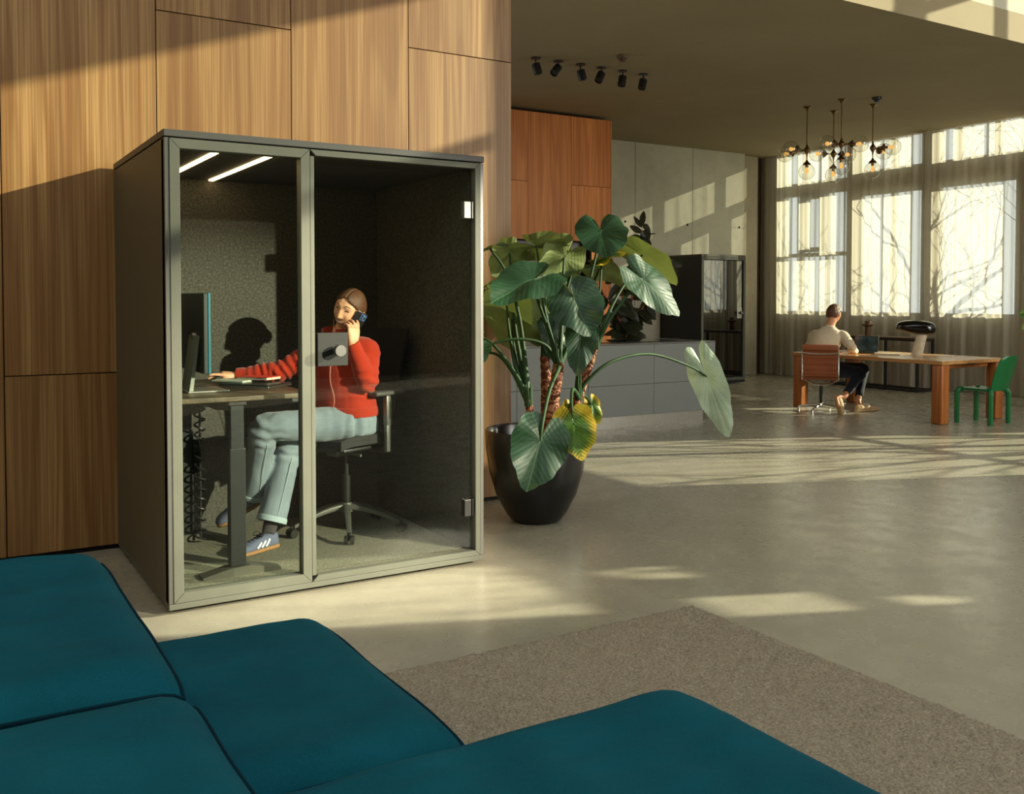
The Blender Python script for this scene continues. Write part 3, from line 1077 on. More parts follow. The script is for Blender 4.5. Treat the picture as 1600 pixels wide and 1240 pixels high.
# ================================================================== console table by the windows
ct = thing('console_table', 'narrow black metal console table in front of the curtains behind the work table', 'console table', (12.33, 5.6, 0))
KX0, KX1, KY0, KY1, KZ = 12.14, 12.55, 4.78, 6.45, 0.845
b_ = B(); box(b_, (KX0, KY0, KZ - 0.02), (KX1, KY1, KZ), 0.002); obj('tabletop', b_, wood('console_wood', srgb(120, 88, 56), srgb(96, 68, 42), srgb(60, 40, 24), 0.4, 'y'), ct, smooth=False)
s_ = 0.035
for x in (KX0, KX1 - s_):
    for y in (KY0, KY1 - s_):
        b_ = B(); box(b_, (x, y, 0), (x + s_, y + s_, KZ - 0.021)); obj('leg', b_, M['black'], ct, smooth=False)
    b_ = B(); box(b_, (x, KY0 + s_, 0.001), (x + s_, KY1 - s_, s_)); obj('stretcher', b_, M['black'], ct, smooth=False)
    b_ = B(); box(b_, (x, KY0 + s_, KZ - 0.056), (x + s_, KY1 - s_, KZ - 0.021)); obj('rail', b_, M['black'], ct, smooth=False)
for y in (KY0, KY1 - s_):
    b_ = B(); box(b_, (KX0 + s_, y, 0.001), (KX1 - s_, y + s_, s_)); obj('stretcher', b_, M['black'], ct, smooth=False)
    b_ = B(); box(b_, (KX0 + s_, y, KZ - 0.056), (KX1 - s_, y + s_, KZ - 0.021)); obj('rail', b_, M['black'], ct, smooth=False)
# second pair of legs seen near the middle of the front edge
b_ = B(); box(b_, (KX0, 5.36, 0), (KX0 + s_, 5.36 + s_, KZ - 0.057)); obj('leg', b_, M['black'], ct, smooth=False)
b_ = B()
lathe(b_, [(0, 0), (0.05, 0), (0.052, 0.02), (0.05, 0.145), (0.062, 0.155), (0.085, 0.175), (0.088, 0.185), (0.06, 0.20), (0.05, 0.205), (0.05, 0.235), (0.042, 0.245), (0.036, 0.24), (0.036, 0.15), (0, 0.15)], (12.34, 5.86, KZ + 0.0005), 28)
for k in range(8):                   # row of small lugs under the shoulder
    t_ = 2 * PI * k / 8
    ball(b_, (12.34 + 0.083 * math.cos(t_), 5.86 + 0.083 * math.sin(t_), KZ + 0.178), 0.014, 8)
tag(obj('vase', b_, plain('brown_clay', srgb(96, 66, 42), 0.6)), 'small brown clay vase standing on the black console table', 'vase')

# ================================================================== green chair
M['green'] = plain('green_plastic', srgb(16, 104, 52), 0.32, var=0.05)
gc = thing('plastic_chair', 'glossy green plastic chair at the right end of the wooden table', 'chair', (9.66, 2.13, 0))
FL, BL, FR_, BR = V((9.45, 2.32, 0)), V((9.50, 1.93, 0)), V((9.83, 2.32, 0)), V((9.90, 1.96, 0))
# chair looks towards the table (+Y side); legs are square with rounded shoulders
SH = 0.405
up = V((0, 0, 1))
for nm, p in (('f', FL), ('b', BL), ('f', FR_), ('b', BR)):
    b_ = B()
    cc = V((9.67, 2.13, 0))
    inn = (cc - p); inn.z = 0; inn.normalize()
    pts = [(p.x, p.y, 0, 0.030), (p.x, p.y, SH - 0.10, 0.031), (p.x + inn.x * 0.006, p.y + inn.y * 0.006, SH - 0.045, 0.034), (p.x + inn.x * 0.03, p.y + inn.y * 0.03, SH - 0.012, 0.034), (p.x + inn.x * 0.07, p.y + inn.y * 0.07, SH - 0.004, 0.026)]
    tube(b_, pts, 0.03, 8, hint=V((1, 0.12, 0)), sub=4)
    obj('leg', b_, M['green'], gc)
b_ = B()
corners = [FL, FR_, BR, BL]
n_ = 14
rows = []
for j in range(n_ + 1):
    row = []
    for i in range(n_ + 1):
        u, v = i / n_, j / n_
        p = (FL * (1 - u) + FR_ * u) * (1 - v) + (BL * (1 - u) + BR * u) * v
        dish = -0.022 * math.sin(u * PI) * math.sin(min(1, v * 1.1) * PI) ** 0.7
        p = p + V((0, 0, SH + dish))
        row.append(p)
    rows.append(row)
top_ = [[b_.verts.new(p + V((0, 0, 0.012))) for p in r] for r in rows]
bot_ = [[b_.verts.new(p - V((0, 0, 0.014))) for p in r] for r in rows]
for j in range(n_):
    for i in range(n_):
        b_.faces.new((top_[j][i], top_[j][i + 1], top_[j + 1][i + 1], top_[j + 1][i]))
        b_.faces.new((bot_[j][i], bot_[j + 1][i], bot_[j + 1][i + 1], bot_[j][i + 1]))
for k in range(n_):
    b_.faces.new((top_[0][k], bot_[0][k], bot_[0][k + 1], top_[0][k + 1]))
    b_.faces.new((top_[n_][k], top_[n_][k + 1], bot_[n_][k + 1], bot_[n_][k]))
    b_.faces.new((top_[k][0], top_[k + 1][0], bot_[k + 1][0], bot_[k][0]))
    b_.faces.new((top_[k][n_], bot_[k][n_], bot_[k + 1][n_], top_[k + 1][n_]))
obj('seat', b_, M['green'], gc)
# curved back shell
b_ = B()
bk = (BL + BR) / 2
lat = (BR - BL); half = lat.length / 2; lat.normalize()
outd = V((lat.y, -lat.x, 0))
if outd.y > 0:
    outd = -outd
shell = []
m = 18
for j in range(m + 1):
    v = j / m
    z = SH + 0.005 + 0.40 * v
    wdt = half * (0.98 + 0.08 * math.sin(v * PI * 0.8) - (0.10 * max(0, v - 0.6) / 0.4) ** 1) 
    if v > 0.86:
        wdt *= math.sqrt(max(0.0, 1 - ((v - 0.86) / 0.15) ** 2)) * 0.35 + 0.65
    lean = 0.01 + 0.085 * v + 0.035 * v * v
    row = []
    for i in range(m + 1):
        u = i / m * 2 - 1
        c3 = 0.055 * (1 - u * u) * (0.4 + 0.6 * v)
        row.append(bk + lat * (u * wdt) + outd * (lean + c3 - 0.02) + V((0, 0, z - 0.012 * u * u * v)))
    shell.append(row)
def thick(b_, g, off):
    a = [[b_.verts.new(p) for p in r] for r in g]
    c = [[b_.verts.new(p + off(p)) for p in r] for r in g]
    J, I = len(g) - 1, len(g[0]) - 1
    for j in range(J):
        for i in range(I):
            b_.faces.new((a[j][i], a[j][i + 1], a[j + 1][i + 1], a[j + 1][i]))
            b_.faces.new((c[j][i], c[j + 1][i], c[j + 1][i + 1], c[j][i + 1]))
    for i in range(I):
        b_.faces.new((a[0][i], c[0][i], c[0][i + 1], a[0][i + 1]))
        b_.faces.new((a[J][i], a[J][i + 1], c[J][i + 1], c[J][i]))
    for j in range(J):
        b_.faces.new((a[j][0], a[j + 1][0], c[j + 1][0], c[j][0]))
        b_.faces.new((a[j][I], c[j][I], c[j + 1][I], a[j + 1][I]))
thick(b_, shell, lambda p: outd * 0.012)
obj('backrest', b_, M['green'], gc)

# ================================================================== brown leather office chair
M['leather'] = plain('cognac_leather', srgb(138, 74, 40), 0.5, var=0.12, vscale=5)
oc = thing('office_chair', 'brown leather office chair with polished metal frame under the seated man', 'chair', (8.94, 3.90, 0))
pv = V((8.94, 3.90, 0))
cf = V((0.80, 0.60, 0)); cs = V((0.60, -0.80, 0))          # forward, right
# side profile (forward, height): seat sling then reclined back
side_prof = [(0.255, 0.445), (0.23, 0.462), (0.12, 0.452), (0.0, 0.437), (-0.10, 0.430), (-0.155, 0.437), (-0.19, 0.470), (-0.205, 0.53), (-0.215, 0.62), (-0.235, 0.72), (-0.262, 0.80), (-0.285, 0.865)]
sp = spline(side_prof, 5)
def ribbed(w, lo, hi, b_):
    g = []
    for k in range(lo, hi):
        f_, z_ = sp[k]
        f2, z2 = sp[min(k + 1, len(sp) - 1)]; f1, z1_ = sp[max(k - 1, 0)]
        tn = V((f2 - f1, z2 - z1_)).normalized()
        nrm = V((-tn.y, tn.x))
        rib = 0.003 * math.sin(k * 1.7)
        g.append([pv + cf * (f_ + nrm.x * rib) + cs * (w * (i / 10 - 0.5)) + V((0, 0, z_ + nrm.y * rib)) for i in range(11)])
    thick(b_, g, lambda p: V((0, 0, 0.0)) + (-cf * 0.010 + V((0, 0, -0.012))))
b_ = B(); ribbed(0.43, 0, 30, b_); obj('seat', b_, M['leather'], oc)
b_ = B(); ribbed(0.43, 31, len(sp), b_); obj('backrest', b_, M['leather'], oc)
b_ = B()
fr_ = [pv + cf * (-0.285) + V((0, 0, 0.866))]
obox(b_, pv + cf * (-0.292) + V((0, 0, 0.842)), cs, cf, up, (0.44, 0.022, 0.075), 0.01)
obj('headband', b_, M['leather'], oc)
for s in (-1, 1):
    b_ = B()
    tube(b_, [tuple(pv + cf * f_ + cs * (s * 0.222) + V((0, 0, z_ - 0.004))) for f_, z_ in sp], 0.016, 8, squash=0.8)
    obj('side_rail', b_, M['chrome'], oc)
b_ = B()
tube(b_, [tuple(pv + cf * (-0.262) + cs * (0.222 * u) + V((0, 0, 0.775 - 0.018 * (1 - u * u)))) for u in [x / 8 - 1 for x in range(17)]], 0.011, 8)
obj('back_spreader', b_, M['chrome'], oc)
b_ = B()
tube(b_, [tuple(pv + cf * (-0.02) + cs * (0.222 * u) + V((0, 0, 0.345 + 0.085 * u * u))) for u in [x / 8 - 1 for x in range(17)]], 0.014, 8)
obj('seat_spreader', b_, M['chrome'], oc)
b_ = B(); cyl(b_, pv + V((0, 0, 0.09)), pv + V((0, 0, 0.345)), 0.022); obj('column', b_, M['darkmetal'], oc)
b_ = B(); cyl(b_, pv + V((0, 0, 0.055)), pv + V((0, 0, 0.115)), 0.032, 0.026); obj('hub', b_, M['chrome'], oc)
for k in range(4):
    t_ = math.radians(20 + 90 * k)
    e_ = pv + V((math.cos(t_) * 0.30, math.sin(t_) * 0.30, 0))
    b_ = B()
    tube(b_, [(pv.x, pv.y, 0.088, 0.022), ((pv.x + e_.x) / 2, (pv.y + e_.y) / 2, 0.070, 0.019), (e_.x, e_.y, 0.045, 0.013)], 0.02, 8)
    lg = obj('leg', b_, M['chrome'], oc)
    b_ = B(); cyl(b_, (e_.x, e_.y, 0.0), (e_.x, e_.y, 0.04), 0.018, 0.014); obj('glide', b_, M['steel'], lg)

# ================================================================== ceiling spotlights
def spotlight_fixture(k, x, y, az, tl, label):
    t_ = thing('ceiling_spotlight', label, 'spotlight', (x, y, CEIL), 0, 'row of black ceiling spotlights')
    b_ = B(); cyl(b_, (x, y, CEIL - 0.014), (x, y, CEIL), 0.055, n=24); obj('mounting_plate', b_, M['black'], t_)
    b_ = B(); cyl(b_, (x, y, CEIL - 0.075), (x, y, CEIL - 0.013), 0.009)
    ball(b_, (x, y, CEIL - 0.075), 0.014, 10); obj('stem', b_, M['black'], t_)
    d = V((math.cos(az) * math.sin(tl), math.sin(az) * math.sin(tl), -math.cos(tl)))
    c0 = V((x, y, CEIL - 0.07)) + d * 0.0
    b_ = B()
    lathe(b_, [(0, 0), (0.046, 0), (0.048, 0.004), (0.048, 0.115), (0.043, 0.115), (0.040, 0.10), (0, 0.10)], c0, 24, d)
    lb = obj('lamp_head', b_, M['black'], t_)
    b_ = B(); lathe(b_, [(0, 0.101), (0.034, 0.101), (0.034, 0.104), (0, 0.104)], c0, 20, d)
    obj('lens', b_, M['darkmetal'], lb)
ords = ['black ceiling spotlight nearest the wood wall, first in the row of six', 'second black ceiling spotlight from the wood wall, head tilted left',
        'third black ceiling spotlight from the wood wall', 'fourth black ceiling spotlight from the wood wall, head tilted left',
        'fifth black ceiling spotlight, below the round smoke detector', 'black ceiling spotlight farthest right in the row of six']
for k, (x, y, az, tl) in enumerate(((4.90, 4.47, -40, 16), (5.20, 4.46, 195, 44), (5.50, 4.45, -30, 14), (5.80, 4.45, 195, 32), (6.11, 4.45, 200, 14), (6.43, 4.46, 195, 18))):
    spotlight_fixture(k, x, y, math.radians(az), math.radians(tl), ords[k])

for k, (x, y, m_, lab) in enumerate(((5.66, 3.88, plain('detector_brown', srgb(92, 80, 56), 0.6), 'round brown smoke detector on the ceiling above the spotlights'),
                                      (9.95, 3.88, M['black'], 'small black smoke detector on the ceiling beside the chandeliers'))):
    t_ = thing('smoke_detector', lab, 'smoke detector', (x, y, CEIL))
    b_ = B(); lathe(b_, [(0, 0), (0.062, 0), (0.064, -0.02), (0.055, -0.038), (0, -0.038)], (x, y, CEIL), 28); obj('base', b_, m_, t_)
    b_ = B(); lathe(b_, [(0, -0.038), (0.036, -0.038), (0.034, -0.066), (0, -0.068)], (x, y, CEIL), 24); obj('sensor', b_, M['black'] if k else plain('detector_red', srgb(84, 40, 34), 0.5), t_)

# ================================================================== globe pendants
def pendant(x, y, hz, arms, label):
    t_ = thing('globe_pendant', label, 'pendant light', (x, y, CEIL), 0, 'brass globe pendants')
    b_ = B(); lathe(b_, [(0, 0), (0.058, 0), (0.058, -0.010), (0.04, -0.016), (0.022, -0.035), (0.012, -0.07), (0, -0.07)], (x, y, CEIL), 24); obj('canopy', b_, M['brass'], t_)
    b_ = B(); cyl(b_, (x, y, hz + 0.02), (x, y, CEIL - 0.06), 0.0085, n=12); obj('stem', b_, M['brass'], t_)
    b_ = B(); lathe(b_, [(0.0, 0.085), (0.009, 0.085), (0.016, 0.05), (0.040, 0.012), (0.042, 0), (0.034, -0.02), (0.012, -0.06), (0.009, -0.10), (0, -0.10)], (x, y, hz), 24); obj('hub', b_, M['brass'], t_)
    for d, L in [(V((0, 0, -1)), 0.20)] + arms:
        d = d.normalized()
        h = V((x, y, hz))
        b_ = B(); cyl(b_, h + d * 0.02, h + d * (L - 0.03), 0.0075, n=10)
        ar = obj('arm', b_, M['brass'], t_)
        b_ = B(); lathe(b_, [(0, -0.06), (0.010, -0.06), (0.022, -0.035), (0.05, -0.010), (0.055, 0.004), (0.05, 0.008), (0.02, 0.010), (0.02, 0.045), (0, 0.045)], h + d * L, 24, d)
        obj('cap', b_, M['brass'], ar)
        R_ = 0.113
        b_ = B()
        pr = []
        for k in range(21):
            a = 0.38 + (PI - 0.38) * k / 20
            pr.append((R_ * math.sin(a), R_ * math.cos(PI - a) + R_ * 0.93))
        pr[-1] = (0, pr[-1][1])
        lathe(b_, pr, h + d * L, 32, d); obj('globe', b_, M['globe'], ar)
        b_ = B(); lathe(b_, [(0, 0.046), (0.012, 0.046), (0.014, 0.06), (0.026, 0.085), (0.028, 0.10), (0.022, 0.118), (0, 0.128)], h + d * L, 18, d); obj('bulb', b_, M['bulb'], ar)
def bulb():
    t = NT('amber_bulb')
    g = t.n('ShaderNodeBsdfTransparent'); g.inputs['Color'].default_value = (1.0, 0.80, 0.45, 1)
    e = t.n('ShaderNodeEmission'); e.inputs['Color'].default_value = (1.0, 0.55, 0.16, 1); e.inputs['Strength'].default_value = 1.2
    m = t.n('ShaderNodeMixShader'); m.inputs[0].default_value = 0.65
    t.l(g.outputs[0], m.inputs[1]); t.l(e.outputs[0], m.inputs[2])
    return t.done(m.outputs[0])
M['bulb'] = bulb()
RGT = V((0.853, -0.521, 0)); BCK = V((0.521, 0.853, 0))
pendant(9.66, 4.81, 3.548, [((-RGT * 0.93 - BCK * 0.30), 0.16), ((-RGT * 0.84 + BCK * 0.45 - V((0, 0, 0.12))), 0.20), ((RGT * 0.9 + V((0, 0, 0.1)) + BCK * 0.3), 0.30)][:2], 'leftmost brass globe pendant hanging over the wooden table')
pendant(10.21, 4.81, 3.535, [((-RGT - BCK * 0.1), 0.14), ((RGT + BCK * 0.25), 0.13)], 'back middle brass globe pendant, with the shorter visible stem')
pendant(9.655, 4.21, 3.548, [((-RGT * 0.95 - BCK * 0.2), 0.11), ((RGT * 0.95 - BCK * 0.1), 0.14)], 'front middle brass globe pendant, nearest the camera')
pendant(10.30, 4.21, 3.548, [((RGT * 0.9 - BCK * 0.35), 0.15), ((RGT * 0.75 + BCK * 0.5 - V((0, 0, 0.1))), 0.15)], 'rightmost brass globe pendant, beside the black smoke detector')
# ================================================================== inside the booth: desk and the things on it
DZ = 0.985
FZ = 0.0805
dk = thing('standing_desk', 'black height-adjustable standing desk inside the large phone booth', 'desk', (0.40, 0.75, FZ))
b_ = B(); box(b_, (0.075, 0.20, DZ - 0.026), (0.775, 1.30, DZ), 0.006, 3)
obj('desktop', b_, wood('smoked_desktop', srgb(104, 92, 74), srgb(86, 75, 58), srgb(58, 48, 36), 0.4, 'y'), dk, smooth=False)
M['desk'] = plain('desk_black', srgb(26, 29, 29), 0.4, 0.2)
for y, s in ((0.25, 1), (1.06, -1)):
    cx = 0.385 if s > 0 else 0.315
    b_ = B(); box(b_, (cx - 0.034, y - 0.022, FZ + 0.55), (cx + 0.034, y + 0.022, DZ - 0.045), 0.004); 
    lg = obj('leg', b_, M['desk'], dk, smooth=False)
    b_ = B(); box(b_, (cx - 0.04, y - 0.028, FZ + 0.045), (cx + 0.04, y + 0.028, FZ + 0.64), 0.004); obj('outer_sleeve', b_, M['desk'], lg, smooth=False)
    b_ = B(); box(b_, (cx - 0.045, y - 0.033, DZ - 0.047), (cx + 0.045, y + 0.033, DZ - 0.027), 0.003); obj('bracket', b_, M['black'], lg, smooth=False)
    b_ = B()
    # foot: low wedge, thicker under the column
    L0, L1 = (0.205, 0.60) if s > 0 else (0.09, 0.50)
    for (xa, za), (xb, zb) in (((L0, 0.012), (cx - 0.05, 0.04)), ((cx - 0.05, 0.04), (cx + 0.06, 0.046)), ((cx + 0.06, 0.046), (L1, 0.012))):
        quad_prism(b_, [(xa, FZ), (xb, FZ), (xb, FZ + zb), (xa, FZ + za)], y - 0.045, y + 0.045)
    obj('foot', b_, plain('desk_foot', srgb(70, 68, 58), 0.5), dk, smooth=False)
b_ = B(); box(b_, (0.30, 0.29, DZ - 0.075), (0.38, 1.02, DZ - 0.028), 0.003); obj('crossbeam', b_, M['desk'], dk, smooth=False)
b_ = B(); box(b_, (0.66, 0.204, DZ - 0.045), (0.735, 0.25, DZ - 0.0265), 0.003); obj('height_switch', b_, M['black'], dk, smooth=False)
# spiral cable spine hanging from the desk
b_ = B()
pts = []
for k in range(331):
    t = k / 330
    pts.append((0.375 + 0.028 * math.cos(t * 15 * 2 * PI), 0.97 + 0.028 * math.sin(t * 15 * 2 * PI), DZ - 0.03 - 0.86 * t))
tube(b_, pts, 0.006, 6)
obj('cable_spiral', b_, M['black'], dk)
b_ = B(); tube(b_, [(0.375, 0.97, DZ - 0.028), (0.377, 0.972, 0.6), (0.375, 0.97, 0.105)], 0.007, 8, sub=4); obj('cable', b_, M['black'], dk)

# monitor seen from behind, a teal reflection painted on its near edge
mo = thing('monitor', 'slim monitor seen from its dark back, standing on the booth desk', 'monitor', (0.30, 0.72, DZ))
b_ = B(); box(b_, (0.27, 0.42, 1.085), (0.292, 1.06, 1.50), 0.004); obj('housing', b_, plain('monitor_back', srgb(40, 44, 44), 0.45, 0.3), mo, smooth=False)
b_ = B(); box(b_, (0.2925, 0.4185, 1.083), (0.306, 1.0615, 1.502), 0.003); obj('screen', b_, plain('screen_edge_reflection', srgb(6, 92, 108), 0.4, 0.1), mo, smooth=False)
b_ = B()
quad_prism(b_, [(0.215, DZ + 0.008), (0.235, DZ + 0.008), (0.2695, 1.28), (0.257, 1.28)], 0.50, 0.68)
obj('stand', b_, plain('stand_grey', srgb(128, 130, 122), 0.5), mo, smooth=False)
b_ = B(); box(b_, (0.20, 0.46, DZ + 0.0005), (0.41, 0.72, DZ + 0.009), 0.003); obj('base', b_, M['steel'], mo, smooth=False)
b_ = B(); cyl(b_, (0.250, 0.59, 1.275), (0.2695, 0.59, 1.275), 0.02); obj('hinge', b_, M['steel'], mo)

# closed laptop, white notebook, red notebook, mouse
def slab(name, label, cat, c, ang, size, mat, z, bev=0.003):
    u = V((math.cos(ang), math.sin(ang), 0)); v = V((-u.y, u.x, 0))
    b_ = B(); obox(b_, (c[0], c[1], z + size[2] / 2), u, v, V((0, 0, 1)), size, bev)
    return tag(obj(name, b_, mat, None, smooth=False), label, cat)
lt = thing('closed_laptop', 'closed dark laptop under the notebooks on the booth desk', 'laptop', (0.63, 0.72, DZ))
b_ = B(); u_, v_ = V((0.79, 0.61, 0)), V((-0.61, 0.79, 0))
obox(b_, (0.625, 0.715, DZ + 0.0055), u_, v_, up, (0.225, 0.32, 0.010), 0.003); obj('base', b_, M['steel'], lt, smooth=False)
b_ = B(); obox(b_, (0.625, 0.715, DZ + 0.0145), u_, v_, up, (0.225, 0.32, 0.007), 0.003); obj('lid', b_, plain('laptop_lid_dark', srgb(44, 46, 46), 0.35, 0.4), lt, smooth=False)
slab('notebook', 'pale grey notebook lying on the closed laptop in the booth', 'notebook', (0.545, 0.845), math.radians(38), (0.15, 0.21, 0.012), plain('pale_cover', srgb(170, 174, 158), 0.7), DZ + 0.0185)
nb = thing('notebook', 'red covered notebook with white pages under the woman\'s arm', 'notebook', (0.665, 0.80, DZ + 0.03))
b_ = B(); u_, v_ = V((0.80, 0.60, 0)), V((-0.60, 0.80, 0))
obox(b_, (0.668, 0.80, DZ + 0.0375), u_, v_, up, (0.13, 0.20, 0.013), 0.001); obj('pages', b_, plain('white_pages', srgb(196, 190, 170), 0.8), nb, smooth=False)
b_ = B(); obox(b_, (0.668, 0.80, DZ + 0.0455), u_, v_, up, (0.137, 0.207, 0.003), 0.001); obj('cover', b_, plain('red_cover', srgb(196, 56, 40), 0.6), nb, smooth=False)
b_ = B()
mc = V((0.555, 1.10, DZ))
secs = []
for k in range(13):
    t = k / 12
    s = -math.cos(t * PI)
    h = math.sin(t * PI) ** 0.55
    secs.append((mc + V((s * 0.058, 0, 0.0145 * h + 0.0008)), 0.031 * h + 0.0004, 0.0145 * h + 0.0003, V((0, 1, 0)), V((0, 0, 1))))
loft(b_, secs, 20, True, 2.5)
tag(obj('computer_mouse', b_, plain('mouse_white', srgb(200, 200, 186), 0.4)), 'white computer mouse under the woman\'s right hand', 'mouse')

# ================================================================== black office chair in the booth
bc = thing('office_chair', 'black office chair with grey metal base inside the large booth', 'chair', (1.19, 0.80, FZ))
cc = V((1.19, 0.80, 0))
bf = V((-0.93, -0.36, 0)).normalized()          # the way the chair faces
bs = V((bf.y, -bf.x, 0))                          # its right hand side (away from the camera)
M['chairfab'] = plain('chair_fabric', srgb(36, 36, 36), 0.85, bump=0.2, bscale=300)
M['mesh'] = plain('chair_mesh', srgb(13, 13, 13), 0.8, bump=0.2, bscale=400)
b_ = B()
g = []
for j in range(13):
    v = j / 12
    row = []
    for i in range(13):
        u = i / 12 * 2 - 1
        f_ = 0.25 - 0.50 * v
        row.append(cc + bf * f_ + bs * (0.245 * u * (1 - 0.06 * (2 * v - 1) ** 2)) + V((0, 0, 0.668 + 0.016 * u * u - 0.02 * max(0, (0.2 - v) / 0.2) ** 2)))
    g.append(row)
thick(b_, g, lambda p: V((0, 0, -0.055)))
bmesh.ops.recalc_face_normals(b_, faces=b_.faces)
obj('seat', b_, M['chairfab'], bc, angle=60)
b_ = B(); obox(b_, cc + V((0, 0, 0.600)), bf, bs, up, (0.40, 0.40, 0.022), 0.008); obj('seat_pan', b_, M['black'], bc)
b_ = B()
g = []
for j in range(17):
    v = j / 16
    z = 0.74 + 0.55 * v
    lean = 0.235 + 0.02 * math.sin(v * PI) * -1 + 0.10 * v
    row = []
    for i in range(13):
        u = i / 12 * 2 - 1
        row.append(cc - bf * (lean - 0.045 * u * u) + bs * (u * (0.215 + 0.02 * v)) + V((0, 0, z)))
    g.append(row)
thick(b_, g, lambda p: -bf * 0.014)
obj('backrest', b_, M['mesh'], bc)
b_ = B(); tube(b_, [tuple(cc - bf * 0.12 + V((0, 0, 0.59))), tuple(cc - bf * 0.25 + V((0, 0, 0.60))), tuple(cc - bf * 0.29 + V((0, 0, 0.70))), tuple(cc - bf * 0.285 + V((0, 0, 0.95)))], 0.022, 10, sub=5); obj('back_support', b_, M['black'], bc)
for s in (-1, 1):
    b_ = B()
    p0 = cc + bs * (s * 0.305) - bf * 0.045
    box_z = [0.60, 0.79, 0.90]
    obox(b_, p0 + V((0, 0, 0.675)), bf, bs, up, (0.040, 0.026, 0.19), 0.006)
    arm = obj('armrest_post', b_, M['greymetal'], bc)
    b_ = B(); obox(b_, p0 + V((0, 0, 0.825)), bf, bs, up, (0.048, 0.034, 0.175), 0.006); obj('outer_sleeve', b_, M['greymetal'], arm)
    b_ = B(); obox(b_, p0 + V((0, 0, 0.825)) + bs * (s * 0.0175), bf, bs, up, (0.008, 0.002, 0.10)); obj('adjustment_slot', b_, M['black'], arm, smooth=False)
    b_ = B(); tube(b_, [tuple(p0 + V((0, 0, 0.60))), tuple(p0 - bs * (s * 0.04) + V((0, 0, 0.585))), tuple(p0 - bs * (s * 0.18) + V((0, 0, 0.588)))], 0.018, 8, sub=4); obj('bracket', b_, M['black'], arm)
    b_ = B(); obox(b_, p0 + bf * 0.01 + V((0, 0, 0.926)), bf, bs, up, (0.235, 0.085, 0.026), 0.012, 3); obj('armrest', b_, plain('armrest_pad', srgb(70, 70, 66), 0.55), bc)
b_ = B(); cyl(b_, cc + V((0, 0, 0.24)), cc + V((0, 0, 0.42)), 0.026); cyl(b_, cc + V((0, 0, 0.42)), cc + V((0, 0, 0.592)), 0.015); obj('gas_lift', b_, M['darkmetal'], bc)
b_ = B(); obox(b_, cc + bf * 0.02 + V((0, 0, 0.565)), bf, bs, up, (0.20, 0.10, 0.045), 0.012)
cyl(b_, cc + bf * 0.05 - bs * 0.05 + V((0, 0, 0.565)), cc + bf * 0.06 - bs * 0.19 + V((0, 0, 0.56)), 0.008); obj('tilt_mechanism', b_, M['greymetal'], bc)
b_ = B(); cyl(b_, cc + V((0, 0, 0.20)), cc + V((0, 0, 0.255)), 0.042, 0.034); obj('hub', b_, M['greymetal'], bc)
for k in range(5):
    t = math.radians(-109 + 72 * k)
    d = V((math.cos(t), math.sin(t), 0))
    e_ = cc + d * 0.335
    b_ = B()
    secs = []
    for q in range(9):
        s = q / 8
        c0 = cc + d * (0.03 + 0.29 * s) + V((0, 0, 0.228 - 0.085 * s ** 1.6))
        secs.append((c0, 0.024 - 0.010 * s, 0.020 - 0.008 * s, V((-d.y, d.x, 0)), up))
    loft(b_, secs, 10, True, 3)
    lg = obj('leg', b_, M['greymetal'], bc)
    b_ = B()
    sd = V((-d.y, d.x, 0)).lerp(V((0.7, -0.7, 0)), 0.4).normalized()
    for s in (-1, 1):
        cyl(b_, e_ + sd * (s * 0.008) + V((0, 0, FZ + 0.0275)), e_ + sd * (s * 0.027) + V((0, 0, FZ + 0.0275)), 0.027, 0.025, 18)
    cyl(b_, e_ - sd * 0.012 + V((0, 0, FZ + 0.0275)), e_ + sd * 0.012 + V((0, 0, FZ + 0.0275)), 0.008)
    cyl(b_, e_ + V((0, 0, FZ + 0.03)), e_ + V((0, 0, 0.150)), 0.008)
    obj('castor', b_, M['darkmetal'], lg)
# ================================================================== people
def floor_at(px, py, z=0.0):
    d = ray(px, py)
    return CAM + d * ((z - CAM.z) / d.z)

def skin_mat(name, c0, c1):
    t = NT(name)
    n1 = t.noise(t.coords(), 25, 3, 0.6)
    return t.done(t.bsdf(t.ramp(n1, [(0.3, c0), (0.7, c1)]), 0.5, 0, 0.4, None, **{'Subsurface Weight': 0.12, 'Subsurface Radius': (0.02, 0.008, 0.004)}))
M['skin'] = skin_mat('skin_fair', srgb(214, 158, 124), srgb(226, 172, 138))
M['skin2'] = skin_mat('skin_tan', srgb(196, 134, 98), srgb(210, 150, 112))

def knit(name, a, b_c, sc=160, bump=0.25):
    t = NT(name)
    v = t.coords()
    n1 = t.noise(v, sc, 3, 0.7)
    n2 = t.noise(v, 5, 3, 0.6)
    c = t.ramp(n2, [(0.3, a), (0.7, b_c)])
    return t.done(t.bsdf(c, 0.9, 0, 0.15, t.bump(n1, bump, 0.002), **{'Sheen Weight': 0.2}))
M['red_knit'] = knit('orange_red_knit', srgb(152, 40, 20), srgb(166, 48, 26))
M['beige_knit'] = knit('beige_knit', srgb(196, 180, 152), srgb(206, 190, 162))
M['denim'] = knit('light_denim', srgb(106, 118, 128), srgb(130, 143, 152), 240)
M['denim_hem'] = knit('denim_hem', srgb(148, 166, 172), srgb(164, 180, 186), 240)
M['navy'] = knit('dark_trousers', srgb(22, 26, 36), srgb(30, 34, 44))
M['sock'] = knit('grey_socks', srgb(58, 54, 56), srgb(70, 66, 68))

